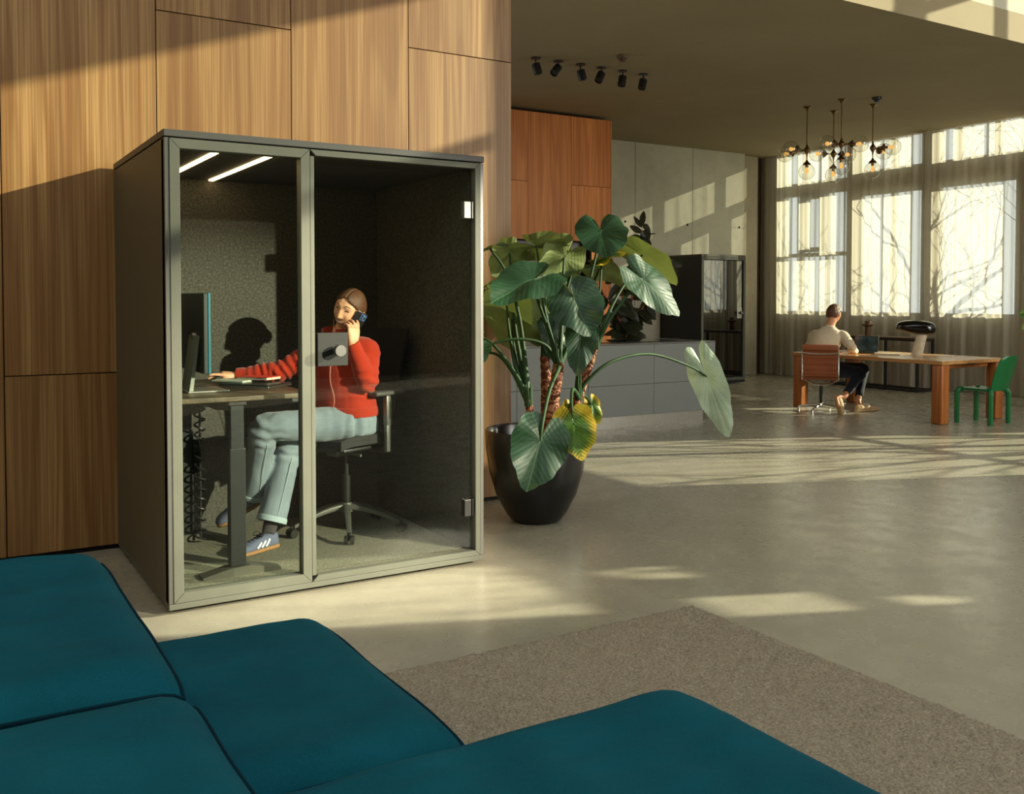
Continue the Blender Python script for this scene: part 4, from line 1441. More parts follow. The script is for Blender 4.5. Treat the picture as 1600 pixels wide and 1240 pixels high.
def hair_mat(name, a, b_c):
    t = NT(name)
    v = t.coords('UV', (60, 2.0, 1))
    n1 = t.noise(v, 3.0, 3, 0.6)
    c = t.ramp(n1, [(0.3, a), (0.7, b_c)])
    return t.done(t.bsdf(c, 0.5, 0, 0.4, t.bump(n1, 0.6, 0.004)))
M['hair'] = hair_mat('brown_hair', srgb(58, 34, 20), srgb(104, 66, 40))
M['hair2'] = hair_mat('short_brown_hair', srgb(66, 42, 24), srgb(112, 76, 46))

def G(x, s):
    return math.exp(-(x / s) ** 2)

def head_point(d, male=False, off=0.0):
    """surface of a head: d unit direction (x right, y forward, z up); metres"""
    x, y, z = d
    rx, ry, rz = 0.0735, 0.094, 0.113
    p = V((x * rx, y * ry, z * rz))
    s = max(0.0, -z)
    jaw = 0.30 if male else 0.31
    p.x *= 1 - jaw * s ** 1.6
    if y < 0:
        p.y *= 1 - 0.55 * s ** 1.3            # undercut behind the jaw
    else:
        p.y *= 1 - 0.10 * s
    if y > 0:                                  # flatten the face
        p.y -= 0.010 * y * y * (1 - min(1, abs(p.x) / 0.07))
    p.y += 0.006 * G(p.z - 0.05, 0.05) * y if y > 0 else -0.006 * G(p.z - 0.03, 0.06) * abs(y)
    if y > 0.25 and off == 0.0:
        f = min(1, (y - 0.25) / 0.35)
        ax = abs(p.x)
        q = 0.0
        q -= 0.010 * G(ax - 0.031, 0.017) * G(p.z - 0.012, 0.013)          # eye sockets
        q += 0.0045 * G(ax - 0.030, 0.010) * G(p.z - 0.010, 0.007)         # lids
        q += 0.004 * G(ax - 0.028, 0.024) * G(p.z - 0.034, 0.009)          # brows
        zt = max(0.0, min(1.0, (0.022 - p.z) / 0.052))
        q += (0.006 + 0.019 * zt) * G(p.x, 0.0085 + 0.005 * zt) * (1 if p.z > -0.030 else G(p.z + 0.030, 0.007)) * (1 if p.z < 0.022 else G(p.z - 0.022, 0.014))
        q += 0.0045 * G(ax - 0.013, 0.006) * G(p.z + 0.028, 0.007)          # nostrils
        q += 0.0065 * G(p.x, 0.021) * G(p.z + 0.051, 0.006)                # upper lip
        q += 0.0070 * G(p.x, 0.018) * G(p.z + 0.064, 0.006)                # lower lip
        q -= 0.0035 * G(p.x, 0.024) * G(p.z + 0.0575, 0.0025)
        q -= 0.004 * G(p.x, 0.02) * G(p.z + 0.077, 0.006)
        q += 0.009 * G(p.x, 0.020) * G(p.z + 0.094, 0.014)                 # chin
        q += 0.005 * G(ax - 0.043, 0.018) * G(p.z + 0.022, 0.022)          # cheeks
        p.y += q * f
    if off:
        p += V((x, y, z)) * off
    return p

def head_bm(bm, mtx, male=False, nu=72, nv=56):
    rows = []
    top = bm.verts.new(mtx @ head_point((0, 0, 1), male))
    bot = bm.verts.new(mtx @ head_point((0, 0, -1), male))
    for j in range(1, nv):
        ph = PI * j / nv
        rows.append([bm.verts.new(mtx @ head_point((math.sin(ph) * math.sin(2 * PI * i / nu), math.sin(ph) * math.cos(2 * PI * i / nu), math.cos(ph)), male)) for i in range(nu)])
    for a, b in zip(rows, rows[1:]):
        for i in range(nu):
            bm.faces.new((a[i], a[(i + 1) % nu], b[(i + 1) % nu], b[i]))
    for i in range(nu):
        bm.faces.new((top, rows[0][(i + 1) % nu], rows[0][i]))
        bm.faces.new((bot, rows[-1][i], rows[-1][(i + 1) % nu]))
    for s in (-1, 1):                          # ears
        c = mtx @ V((s * 0.074, -0.008, -0.002))
        R3 = mtx.to_3x3()
        t = B()
        bmesh.ops.create_uvsphere(t, u_segments=14, v_segments=10, radius=1)
        for v in t.verts:
            q = V((v.co.x * 0.009 + s * 0.006 * (-v.co.y), v.co.y * 0.018, v.co.z * 0.031 + 0.004 * v.co.y))
            v.co = c + R3 @ q
        merge(bm, t)

def hair_cap(mtx, line, off, mat, parent, name='hair', part=0.0, nu=96, nv=60, jitter=0.0, uvdir=None):
    """shell over the skull where line(x,y,z) > 0, with thickness"""
    bm = B()
    uvl = bm.loops.layers.uv.new('UVMap')
    def pt(j, i, o):
        ph = PI * j / nv
        th = 2 * PI * i / nu
        d = V((math.sin(ph) * math.sin(th), math.sin(ph) * math.cos(th), math.cos(ph)))
        k = o
        if part:
            k -= 0.006 * G(d.x * 0.07 + 0.004, 0.004) * max(0, d.z)
        if jitter:
            k += jitter * mnoise.noise(d * 9.0) + jitter * 0.6 * mnoise.noise(d * 21.0)
        return d, head_point(d, off=max(k, 0.001))
    def make(o, flip):
        vs = {}
        faces = []
        for j in range(nv):
            for i in range(nu):
                q = [(j, i), (j, (i + 1) % nu), (j + 1, (i + 1) % nu), (j + 1, i)]
                dc = pt(j + 0.5, i + 0.5, o)[0]
                if line(dc) <= 0:
                    continue
                f = []
                for k in q:
                    if k not in vs:
                        vs[k] = bm.verts.new(mtx @ pt(k[0], k[1], o)[1])
                    if vs[k] not in f:
                        f.append(vs[k])
                if len(f) < 3:
                    continue
                try:
                    fc = bm.faces.new(f if not flip else list(reversed(f)))
                except ValueError:
                    continue
                for lp, k in zip(fc.loops, q if not flip else list(reversed(q))):
                    lp[uvl].uv = (k[1] / nu, k[0] / nv)
        return vs
    make(off, False)
    bmesh.ops.remove_doubles(bm, verts=bm.verts, dist=1e-5)
    bmesh.ops.smooth_vert(bm, verts=[v for v in bm.verts if v.is_boundary], factor=0.5, use_axis_x=True, use_axis_y=True, use_axis_z=True)
    bmesh.ops.smooth_vert(bm, verts=[v for v in bm.verts if v.is_boundary], factor=0.5, use_axis_x=True, use_axis_y=True, use_axis_z=True)
    o = obj(name, bm, mat, parent, angle=180)
    md = o.modifiers.new('thick', 'SOLIDIFY')
    md.thickness = off * 0.95
    md.offset = -1
    return o

def head_matrix(c, fd, updir, sc=1.0):
    fd = V(fd).normalized()
    u = V(updir)
    u = (u - fd * u.dot(fd)).normalized()
    r = fd.cross(u)
    m = Matrix((r, fd, u)).transposed().to_4x4()
    return Matrix.Translation(V(c)) @ m @ Matrix.Scale(sc, 4)

def hand(bm, wrist, d, nrm, side, curl, thumb=(0.5, 0.7, -0.25), spread=0.10, sc=1.0):
    """palm, four unequal bent fingers and a thumb; d towards the fingers, nrm back of the hand, side towards the thumb"""
    d = V(d).normalized()
    nrm = V(nrm); nrm = (nrm - d * nrm.dot(d)).normalized()
    s_ = V(side); s_ = (s_ - d * s_.dot(d) - nrm * s_.dot(nrm)).normalized()
    w = V(wrist)
    L = 0.088 * sc
    secs = []
    for t, hw, hh, off in ((-0.25, 0.025, 0.019, 0), (0.0, 0.026, 0.018, 0), (0.3, 0.034, 0.017, 0.002), (0.65, 0.040, 0.016, 0.001), (0.95, 0.041, 0.0135, 0), (1.05, 0.036, 0.009, 0)):
        secs.append((w + d * (L * t) + s_ * off, hw * sc, hh * sc, s_, nrm))
    loft(bm, secs, 16, True, 2.5)
    for k, (o, ln, r) in enumerate(((0.029, 0.074, 0.0088), (0.010, 0.083, 0.0090), (-0.010, 0.077, 0.0086), (-0.029, 0.060, 0.0076))):
        p = w + d * (L * 0.93) + s_ * (o * sc) 
        dd = (d + s_ * (spread * (1.5 - k) * 0.6)).normalized()
        pts = [tuple(p - dd * 0.02 * sc) + (r * sc * 1.02,), tuple(p) + (r * sc * 1.06,)]
        ang = 0.0
        for q, (fr, c_) in enumerate(zip((0.45, 0.30, 0.25), curl[k])):
            ang += c_
            v = dd * math.cos(ang) - nrm * math.sin(ang)
            h = p + v * (ln * fr * sc * 0.5)
            p = p + v * (ln * fr * sc)
            pts.append(tuple(h) + (r * sc * (0.96 - 0.07 * q),))
            pts.append(tuple(p) + (r * sc * (0.99 - 0.10 * q),))
        tube(bm, pts, r, 10, hint=nrm, round_ends=True)
    tv = (s_ * thumb[0] + d * thumb[1] + nrm * thumb[2]).normalized()
    b0 = w + d * (L * 0.22) + s_ * (0.020 * sc)
    t1 = b0 + tv * (0.042 * sc)
    tv2 = (tv * 0.8 + d * 0.5 - nrm * 0.12).normalized()
    t2 = t1 + tv2 * (0.032 * sc)
    t3 = t2 + (tv2 + d * 0.15).normalized() * (0.024 * sc)
    tube(bm, [tuple(b0) + (0.0145 * sc,), tuple((b0 + t1) / 2) + (0.0125 * sc,), tuple(t1) + (0.0108 * sc,), tuple(t2) + (0.0098 * sc,), tuple(t3) + (0.0078 * sc,)], 0.01, 10, hint=nrm, round_ends=True)

def torso(bm, secs, n=28, power=2.3):
    loft(bm, secs, n, True, power)

def wrinkle(bm, amp, freq, seed, squeeze=(1, 1, 1)):
    bm.normal_update()
    for v in bm.verts:
        q = V((v.co.x * freq * squeeze[0] + seed, v.co.y * freq * squeeze[1], v.co.z * freq * squeeze[2]))
        k = mnoise.noise(q) + 0.5 * mnoise.noise(q * 2.1)
        k = math.copysign(abs(k) ** 1.2, k)
        v.co += v.normal * (amp * k)

def folds(bm, p, axis, amp, wav, rng, seed=0):
    """cloth creases ringing a bent joint"""
    bm.normal_update()
    p, axis = V(p), V(axis).normalized()
    for v in bm.verts:
        d = v.co - p
        t = d.dot(axis)
        w = math.exp(-(d.length / rng) ** 2)
        if w > 0.02:
            s = math.sin(t * 2 * PI / wav + 2.2 * mnoise.noise(d * 14 + V((seed, 0, 0))))
            v.co += v.normal * (amp * w * s)

def ring_band(name, c, d, r, w, mat, parent, squash=1.0, hint=V((0, 0, 1)), th=0.004):
    """ribbed cuff or hem: a short hollow sleeve round an axis"""
    d = V(d).normalized()
    a, b = frame_of(d, hint)
    c = V(c)
    bm = B()
    n = 40
    prof = [(r, -w / 2), (r + th, -w / 2 + 0.003), (r + th * 1.2, 0), (r + th, w / 2 - 0.003), (r, w / 2), (r - th, w / 2 - 0.002), (r - th, -w / 2 + 0.002)]
    rings = []
    for pr, h in prof:
        rings.append([bm.verts.new(c + d * h + a * (pr * math.cos(2 * PI * i / n)) + b * (pr * squash * math.sin(2 * PI * i / n))) for i in range(n)])
    m = len(rings)
    for k in range(m):
        for i in range(n):
            bm.faces.new((rings[k][i], rings[k][(i + 1) % n], rings[(k + 1) % m][(i + 1) % n], rings[(k + 1) % m][i]))
    return obj(name, bm, mat, parent)

def shoe(heel, toe, updir, mats, parent, width=1.0, stripes=0, laces=True, h=1.0):
    heel, toe = V(heel), V(toe)
    t = (toe - heel)
    L = t.length
    t.normalize()
    u = V(updir); u = (u - t * u.dot(t)).normalized()
    s = t.cross(u)
    def P(f, side, z):
        return heel + t * (f * L) + s * side + u * z
    bm = B()
    secs = []
    for f, w, z in ((0.0, 0.020, 0.060), (0.03, 0.030, 0.078), (0.12, 0.036, 0.082), (0.25, 0.038, 0.078), (0.40, 0.040, 0.074), (0.55, 0.044, 0.063), (0.72, 0.047, 0.050), (0.86, 0.044, 0.042), (0.95, 0.034, 0.034), (1.0, 0.016, 0.026)):
        zz = z * h
        secs.append((P(f, 0, 0.014 + zz / 2 - 0.004), w * width, zz / 2, s, u))
    loft(bm, secs, 20, True, 2.6)
    up_ = obj('shoe', bm, mats[0], parent)
    bm = B()
    secs = []
    for f, w in ((-0.03, 0.016), (0.0, 0.030), (0.10, 0.038), (0.3, 0.038), (0.5, 0.042), (0.7, 0.049), (0.86, 0.047), (0.96, 0.036), (1.02, 0.016)):
        secs.append((P(f, 0, 0.012), w * width, 0.0125, s, u))
    loft(bm, secs, 20, True, 4)
    obj('sole', bm, mats[1], up_)
    for k in range(stripes):
        f = 0.36 + 0.105 * k
        for sg in (-1, 1):
            bm = B()
            pts = []
            for q in range(6):
                z = 0.030 + 0.036 * q / 5 * (1 - 0.12 * k)
                ff = f - 0.10 * q / 5
                wz = 0.0405 + 0.004 * (f - 0.3) / 0.3
                hh = max(0.0, (z - 0.04) / 0.045)
                pts.append(tuple(P(ff, sg * (wz * (1 - 0.30 * hh ** 2) + 0.0005), z)))
            tube(bm, pts, 0.0062, 6, hint=t, squash=0.35)
            obj('stripe', bm, mats[2], up_)
    if laces:
        bm = B()
        for k in range(5):
            f = 0.36 + 0.07 * k
            z = 0.014 + (0.078 - 0.035 * k / 5) * h
            tube(bm, [tuple(P(f, -0.018, z - 0.004)), tuple(P(f + 0.01, 0, z + 0.003)), tuple(P(f, 0.018, z - 0.004))], 0.003, 6, sub=3)
            tube(bm, [tuple(P(f, 0.018, z - 0.004)), tuple(P(f + 0.04, -0.018, z - 0.008))], 0.0026, 6)
        for sg in (-1, 1):
            tube(bm, [tuple(P(0.36, 0, 0.094 * h)), tuple(P(0.40, sg * 0.03, 0.105 * h)), tuple(P(0.46, sg * 0.036, 0.085 * h)), tuple(P(0.38, 0, 0.092 * h))], 0.0024, 6, sub=4)
        obj('laces', bm, mats[3], up_)
    return up_

# ------------------------------------------------------------------ the woman
wm = thing('person', 'woman in orange-red sweater and jeans, seated in the booth holding a phone', 'person', (1.19, 0.78, FZ))
tf = V((-0.81, -0.58, 0)).normalized()
tl = V((0.58, -0.81, 0)).normalized()           # her left
HC = at(546, 484, 0.60)
hfd = V((-0.815, -0.57, -0.13))
hup = V((0, 0, 1)) + V((0.853, -0.521, 0)) * 0.42 
HM = head_matrix(HC, hfd, hup, 1.07)
pel = V((1.165, 0.70, 0.745)); nk = V((1.085, 0.645, 1.250))
shL = at(573, 546, 0.55); shR = at(497, 548, 0.80)
elL = at(574, 598, 0.47); wrL = at(551, 537, 0.46)
elR = at(441, 579, 0.86); wrR = at(371, 586, 0.99)
hipL = V((1.13, 0.61, 0.755)); hipR = V((1.15, 0.79, 0.755))
knL = at(414, 668, 0.62); anL = at(396, 777, 0.86)
knR = at(452, 702, 0.74); anR = at(421, 826, 0.66)
heelR, toeR = V((0.715, 0.655, FZ + 0.001)), V((0.450, 0.548, FZ + 0.001))
heelL, toeL = at(405, 786, 0.87), at(341, 822, 0.90)
cmid = pel.lerp(nk, 0.5)
def tsec(z, w, d, grow=0.0, lat=tl, fw=tf):
    k = (z - pel.z) / (nk.z - pel.z)
    c = pel.lerp(nk, k)
    return (c, w + grow, d + grow, lat, fw)
# body: one continuous skin
b_ = B()
torso(b_, [tsec(0.67, .08, .08), tsec(0.70, .135, .105), tsec(0.78, .145, .112), tsec(0.88, .135, .105), tsec(0.96, .125, .095), tsec(1.06, .14, .10), tsec(1.13, .155, .105), tsec(1.19, .155, .085), tsec(1.235, .09, .062), tsec(1.26, .055, .055)])
neck_top = HM @ V((0, -0.012, -0.065))
tube(b_, [tuple(nk - V((0, 0, 0.03))) + (0.058,), tuple(nk.lerp(neck_top, .5)) + (0.050,), tuple(neck_top) + (0.050,)], 0.05, 16, round_ends=True)
head_bm(b_, HM)
for sh_, el_, wr_ in ((shL, elL, wrL), (shR, elR, wrR)):
    tube(b_, [tuple(nk.lerp(sh_, .6) - V((0, 0, .02))) + (0.05,), tuple(sh_) + (0.050,), tuple(sh_.lerp(el_, .5)) + (0.043,), tuple(el_) + (0.036,), tuple(el_.lerp(wr_, .35)) + (0.036,), tuple(wr_) + (0.025,)], 0.04, 14, round_ends=True, sub=4)
for hp, kn, an, hl, to in ((hipL, knL, anL, heelL, toeL), (hipR, knR, anR, heelR, toeR)):
    tube(b_, [tuple(hp) + (0.072,), tuple(hp.lerp(kn, .5)) + (0.066,), tuple(kn) + (0.054,), tuple(kn.lerp(an, .3)) + (0.050,), tuple(kn.lerp(an, .7)) + (0.038,), tuple(an) + (0.032,)], 0.05, 14, round_ends=True, sub=4)
    tube(b_, [tuple(an) + (0.032,), tuple(hl.lerp(to, .22) + V((0, 0, .05))) + (0.030,), tuple(hl.lerp(to, .75) + V((0, 0, .035))) + (0.02,)], 0.03, 10, round_ends=True)
cdir = V((-0.37, -0.93, 0.0)); rdir = V((0.853, -0.521, 0))
kL = at(556, 519, 0.462)
dL = (kL - wrL).normalized()
dL = (dL + V((0, 0, 0.25)) - rdir * 0.18).normalized()
hand(b_, wrL, dL, cdir * 0.75 + rdir * 0.55, rdir, [(0.25, 0.45, 0.30), (0.40, 0.50, 0.35), (0.55, 0.55, 0.40), (0.60, 0.60, 0.40)], thumb=(0.55, 0.75, -0.55), spread=0.16)
dR = V((-0.93, 0.20, 0.10))
hand(b_, wrR, dR, V((-0.1, -0.15, 1)), V((0, -1, -0.35)), [(-0.10, 0.18, 0.10), (0.18, 0.25, 0.18), (0.25, 0.32, 0.2), (0.30, 0.35, 0.25)], thumb=(0.45, 0.85, -0.35), spread=0.14)
b_ = remeshed(b_, 0.0042, 2, 0.5)
wbody = obj('body', b_, M['skin'], wm, angle=180)
# face details
def on_face(x, z, off=0.0):
    """point of the face surface at head coordinates (x, z)"""
    best = None
    for k in range(200):
        a = 0.2 + 0.8 * k / 199
        pass
    lo_d = V((x / 0.0735, 0.0, z / 0.113))
    yy = math.sqrt(max(0.02, 1 - min(0.95, lo_d.x ** 2 + lo_d.z ** 2)))
    p = head_point(V((lo_d.x, yy, lo_d.z)).normalized())
    return V((x, p.y + off, z))
def strip(name, pts, r, mat, HMx, parent, squash=0.5, off=0.001):
    bm = B()
    tube(bm, [tuple(HMx @ on_face(x, z, off)) + (rr,) for x, z, rr in pts], r, 8, hint=HMx.to_3x3() @ V((0, 0, 1)), squash=squash, round_ends=True, sub=3)
    return obj(name, bm, mat, parent)
M['lip'] = plain('lips', srgb(186, 92, 82), 0.45)
M['brow'] = plain('eyebrow', srgb(74, 46, 30), 0.8)
M['eye'] = plain('eye_dark', srgb(46, 30, 22), 0.25)
M['eyewhite'] = plain('eye_white', srgb(214, 202, 190), 0.3)
for s in (-1, 1):
    strip('eyebrow', [(s * 0.016, 0.036, .0024), (s * 0.030, 0.041, .0030), (s * 0.045, 0.036, .0016)], .003, M['brow'], HM, wbody, 0.5, 0.0005)
    strip('eye', [(s * 0.021, 0.011, .0022), (s * 0.031, 0.0145, .0042), (s * 0.041, 0.012, .0020)], .003, M['eye'], HM, wbody, 0.45, 0.0012)
strip('mouth', [(-0.029, -0.049, .0014), (-0.015, -0.0575, .0044), (0, -0.0595, .0056), (0.015, -0.0575, .0044), (0.029, -0.049, .0014)], .003, M['lip'], HM, wbody, 0.6, 0.001)
strip('teeth', [(-0.023, -0.0525, .0014), (-0.012, -0.0570, .0034), (0, -0.0582, .0038), (0.012, -0.0570, .0034), (0.023, -0.0525, .0014)], .002, M['eyewhite'], HM, wbody, 0.6, 0.0048)
def wl_line(d):
    # hairline: forehead high, temples, behind the ears down to the nape
    y, z, ax = d.y, d.z, abs(d.x)
    if y > 0.0:
        lim = 0.50 + 0.22 * y - 0.9 * max(0, ax - 0.45)
        return z - lim
    return z - (-0.62 + 0.30 * max(0, 1 + y * 1.2)) if y > -0.35 else z + 0.62
def wl(d):
    """hair where positive: centre-parted hairline, over the temples, behind the ears, down to the nape"""
    y, z, ax = d.y, d.z, abs(d.x)
    if y > 0.0:
        front = 0.68 - 0.42 * max(0.0, ax - 0.10)
        k = max(0.0, min(1.0, (0.55 - y) / 0.55))
        return z - (front * (1 - k) + 0.10 * k)
    return z - 0.10 + 0.85 * min(1.0, -y * 2.2)
hcap = hair_cap(HM, wl, 0.009, M['hair'], wbody, part=1)
b_ = B()
bun = HM @ V((0, -0.098, -0.020))
t = B(); bmesh.ops.create_uvsphere(t, u_segments=24, v_segments=16, radius=1)
for v in t.verts:
    k = 1 + 0.08 * math.sin(9 * math.atan2(v.co.x, v.co.z) + 4 * v.co.y)
    v.co = bun + HM.to_3x3() @ V((v.co.x * 0.036 * k, v.co.y * 0.028, v.co.z * 0.036 * k))
merge(b_, t)
obj('bun', b_, M['hair'], hcap)
# sweater
b_ = B()
torso(b_, [tsec(0.800, .165, .135, .012), tsec(0.84, .175, .145, .012), tsec(0.92, .165, .135, .012), tsec(1.00, .16, .125, .012), tsec(1.08, .165, .125, .012), tsec(1.15, .17, .12, .012), tsec(1.20, .16, .098, .012), tsec(1.238, .10, .075, .012), tsec(1.252, .072, .066, .010)])
for sh_, el_, wr_ in ((shL, elL, wrL), (shR, elR, wrR)):
    w_end = el_.lerp(wr_, 0.93)
    tube(b_, [tuple(nk.lerp(sh_, .5) - V((0, 0, .03))) + (0.070,), tuple(sh_ - V((0, 0, .004))) + (0.074,), tuple(sh_.lerp(el_, .45)) + (0.069,), tuple(el_) + (0.060,), tuple(el_.lerp(wr_, .4)) + (0.055,), tuple(el_.lerp(wr_, .8)) + (0.044,), tuple(w_end) + (0.036,)], 0.05, 18, sub=5)
b_ = remeshed(b_, 0.0065, 6, 0.6)
wrinkle(b_, 0.0045, 11, 3.0)
folds(b_, elR.lerp(shR, .12), elR - shR, 0.0075, 0.048, 0.10, 1)
folds(b_, elR.lerp(wrR, .35), wrR - elR, 0.005, 0.042, 0.09, 4)
folds(b_, elL, V((0.1, 0, 1)), 0.0075, 0.055, 0.09, 2)
folds(b_, shL - V((0, 0, .05)), shL - elL, 0.006, 0.06, 0.08, 5)
folds(b_, pel + V((0, 0, .16)), V((0, 0, 1)), 0.005, 0.055, 0.12, 6)
b_.normal_update()
sw = obj('sweater', b_, M['red_knit'], wbody, angle=180)
b_ = B()
n = 48
rings = []
for z, g_ in ((0.795, .014), (0.793, .020), (0.815, .024), (0.845, .023), (0.850, .014)):
    c, ra, rb, a, b = tsec(z, .165, .137, g_)
    rings.append((c, ra, rb, a, b))
loft(b_, rings, n, True, 2.3)
obj('hem_band', b_, M['red_knit'], sw)
ring_band('cuff', el_ if False else elL.lerp(wrL, .915), wrL - elL, 0.0375, 0.05, M['red_knit'], sw)
ring_band('cuff', elR.lerp(wrR, .915), wrR - elR, 0.0375, 0.05, M['red_knit'], sw)
# fold-down collar, open at the throat
b_ = B()
g = []
nd = (neck_top - nk).normalized()
for k in range(9):
    v = k / 8
    row = []
    for i in range(41):
        th = -PI + 0.42 + (2 * PI - 0.84) * i / 40
        d = -tf * math.cos(th) + tl * math.sin(th)
        d = -(tf * -1) * 0 + (-tf) * math.cos(th) + tl * math.sin(th)
        r = 0.068 + 0.012 * math.sin(v * PI) + 0.028 * v
        z = 0.030 + 0.050 * math.sin(min(1, v * 1.7) * PI / 2) - 0.075 * max(0, v - 0.5)
        row.append(nk + d * r + V((0, 0, z - 0.012 - 0.02 * (1 - math.cos(th)) * 0.5)))
    g.append(row)
thick(b_, g, lambda p: V((0, 0, -0.006)))
obj('collar', b_, M['red_knit'], sw)
# chest pocket seam and earphone cord
def torso_front(u, z, off=0.0):
    c, ra, rb, a, b = tsec(z, .165, .133, .014)
    th = u
    return c + a * (ra * math.sin(th)) + b * (rb * math.cos(th) + off)
b_ = B()
cord = [at(524, 505, 0.46), at(516, 535, 0.44), at(513, 575, 0.44)] 
pts = [HM @ V((0.060, 0.03, -0.075)), nk + tf * 0.10 + tl * 0.03 - V((0, 0, .02)), torso_front(0.15, 1.08, .012), torso_front(0.10, 1.0, .014), torso_front(0.16, 0.92, .012), torso_front(0.12, 0.86, .016), torso_front(-0.1, 0.80, .02)]
tube(b_, [tuple(p) for p in pts], 0.0022, 6, sub=6)
tag(obj('earphone_cord', b_, plain('cord_pink', srgb(196, 140, 120), 0.6)), 'thin pale earphone cord hanging down the woman\'s orange sweater', 'cord')
# jeans
b_ = B()
torso(b_, [tsec(0.655, .10, .10, .012), tsec(0.69, .155, .13, .014), tsec(0.77, .168, .137, .012), tsec(0.83, .155, .125, .010), tsec(0.86, .145, .115, .006)])
for hp, kn, an, f_ in ((hipL, knL, anL, 0.93), (hipR, knR, anR, 0.90)):
    e_ = kn.lerp(an, f_)
    tube(b_, [tuple(hp) + (0.105,), tuple(hp.lerp(kn, .3)) + (0.097,), tuple(hp.lerp(kn, .65)) + (0.086,), tuple(kn) + (0.076,), tuple(kn.lerp(an, .25)) + (0.074,), tuple(kn.lerp(an, .6)) + (0.076,), tuple(e_) + (0.083,)], 0.08, 20, sub=5)
b_ = remeshed(b_, 0.0065, 6, 0.6)
wrinkle(b_, 0.007, 9, 9.0, (1, 1, 0.5))
folds(b_, knL, (anL - knL), 0.010, 0.06, 0.10, 3)
folds(b_, knR, (anR - knR), 0.010, 0.06, 0.10, 8)
folds(b_, hipL, (knL - hipL), 0.006, 0.07, 0.12, 5)
jn = obj('jeans', b_, M['denim'], wbody, angle=180)
for kn, an, f_ in ((knL, anL, 0.93), (knR, anR, 0.90)):
    ring_band('hem', kn.lerp(an, f_ - 0.02), an - kn, 0.082, 0.032, M['denim_hem'], jn, th=0.003)
    b_ = B()                                      # side seam
    a_, c_ = frame_of(an - kn, V((0, -1, 0)))
    tube(b_, [tuple(kn.lerp(an, q / 8 * f_) + a_ * (0.078 + 0.004 * q / 8)) for q in range(1, 9)], 0.0022, 6)
    obj('seam', b_, M['denim_hem'], jn)
for kn, an, hl, to in ((knL, anL, heelL, toeL), (knR, anR, heelR, toeR)):
    b_ = B()
    tube(b_, [tuple(kn.lerp(an, .74)) + (0.043,), tuple(kn.lerp(an, .92)) + (0.040,), tuple(an) + (0.039,), tuple(hl.lerp(to, .20) + V((0, 0, .075))) + (0.036,)], 0.04, 16, sub=3)
    obj('sock', b_, M['sock'], wbody)
M['suede'] = plain('blue_grey_suede', srgb(92, 98, 122), 0.85, bump=0.15, bscale=400)
M['gum'] = plain('gum_sole', srgb(150, 108, 66), 0.6)
M['white'] = plain('white_leather', srgb(216, 220, 222), 0.5)
M['lace'] = plain('dark_laces', srgb(20, 20, 26), 0.8)
shoe(heelR, toeR, V((0, 0, 1)), (M['suede'], M['gum'], M['white'], M['lace']), wbody, stripes=3)
shoe(heelL, toeL, (anL - heelL.lerp(toeL, .3)), (M['suede'], M['gum'], M['white'], M['lace']), wbody, stripes=3)
# ring
b_ = B()
# phone
ph = thing('phone', 'dark smartphone held at the woman\'s ear', 'phone', at(556, 504, 0.50))
pu = (rdir * 0.50 + V((0, 0, 0.86))).normalized()
pn = (cdir * 0.86 + rdir * 0.5); pn = (pn - pu * pn.dot(pu)).normalized()
pw = pu.cross(pn)
pc = at(557, 506, 0.520)
b_ = B(); obox(b_, pc, pw, pu, pn, (0.073, 0.150, 0.008), 0.0035, 3); obj('body', b_, plain('phone_back', srgb(26, 24, 26), 0.25), ph)
cmod = pc + pu * 0.048 + pw * (0.014 if (pw.dot(rdir) > 0) else -0.014) + pn * 0.0045
b_ = B(); obox(b_, cmod, pw, pu, pn, (0.034, 0.036, 0.003), 0.0012); cm_ = obj('camera_bump', b_, plain('camera_bump', srgb(70, 98, 150), 0.25), ph)
for dx, dy in ((-.008, .008), (-.008, -.008), (.008, 0.0)):
    b_ = B(); c0 = cmod + pw * dx + pu * dy + pn * 0.0014; cyl(b_, c0, c0 + pn * 0.0016, 0.0062, n=16); obj('lens', b_, M['black'], cm_)

# ------------------------------------------------------------------ the man
mm = thing('person', 'man in a beige sweater and dark trousers, seen from behind at the wooden table', 'person', (8.92, 3.88, 0))
mf = V((0.87, 0.50, 0)).normalized(); mr = V((0.50, -0.87, 0)).normalized()
mpel = V((8.925, 3.885, 0.555)); mwa = V((8.955, 3.895, 0.74)); mch = V((9.035, 3.915, 0.93)); mnk = V((9.115, 3.925, 1.085))
MC = at(1303, 491, 3.92)
MH = head_matrix(MC, V((0.90, 0.30, -0.40)), V((0.30, 0.1, 1)), 1.10)
msL = at(1272, 524, 4.09); msR = at(1317, 524, 3.74)
meL = V((9.10, 4.24, 0.80)); mwL = V((9.34, 4.10, 0.775))
meR = at(1330, 541, 3.60); mwR = V((9.40, 3.74, 0.772))
mhL = V((8.99, 3.99, 0.55)); mhR = V((9.02, 3.80, 0.55))
mkL = at(1349, 576, 3.86); maL = at(1341, 626, 3.72)
mkR = at(1345, 583, 3.66); maR = at(1319, 619, 3.63)
mheL, mtoL = floor_at(1338, 643.5, 0.002), floor_at(1371, 640, 0.002)
mtoR = floor_at(1313, 646.5, 0.012); mheR = at(1304, 622, 3.66)
def msec(k, w, d, grow=0.0):
    P4 = [mpel - V((0, 0, .09)), mpel, mwa, mch, mnk]
    q = spline([tuple(p) for p in P4], 20)
    i = max(0, min(len(q) - 1, int(round(k * 20))))
    c = V(q[i])
    i2 = min(len(q) - 1, i + 1); i1 = max(0, i - 1)
    ax = (V(q[i2]) - V(q[i1])).normalized()
    fwd = (mf - ax * mf.dot(ax)).normalized()
    return (c, w + grow, d + grow, mr, fwd)
b_ = B()
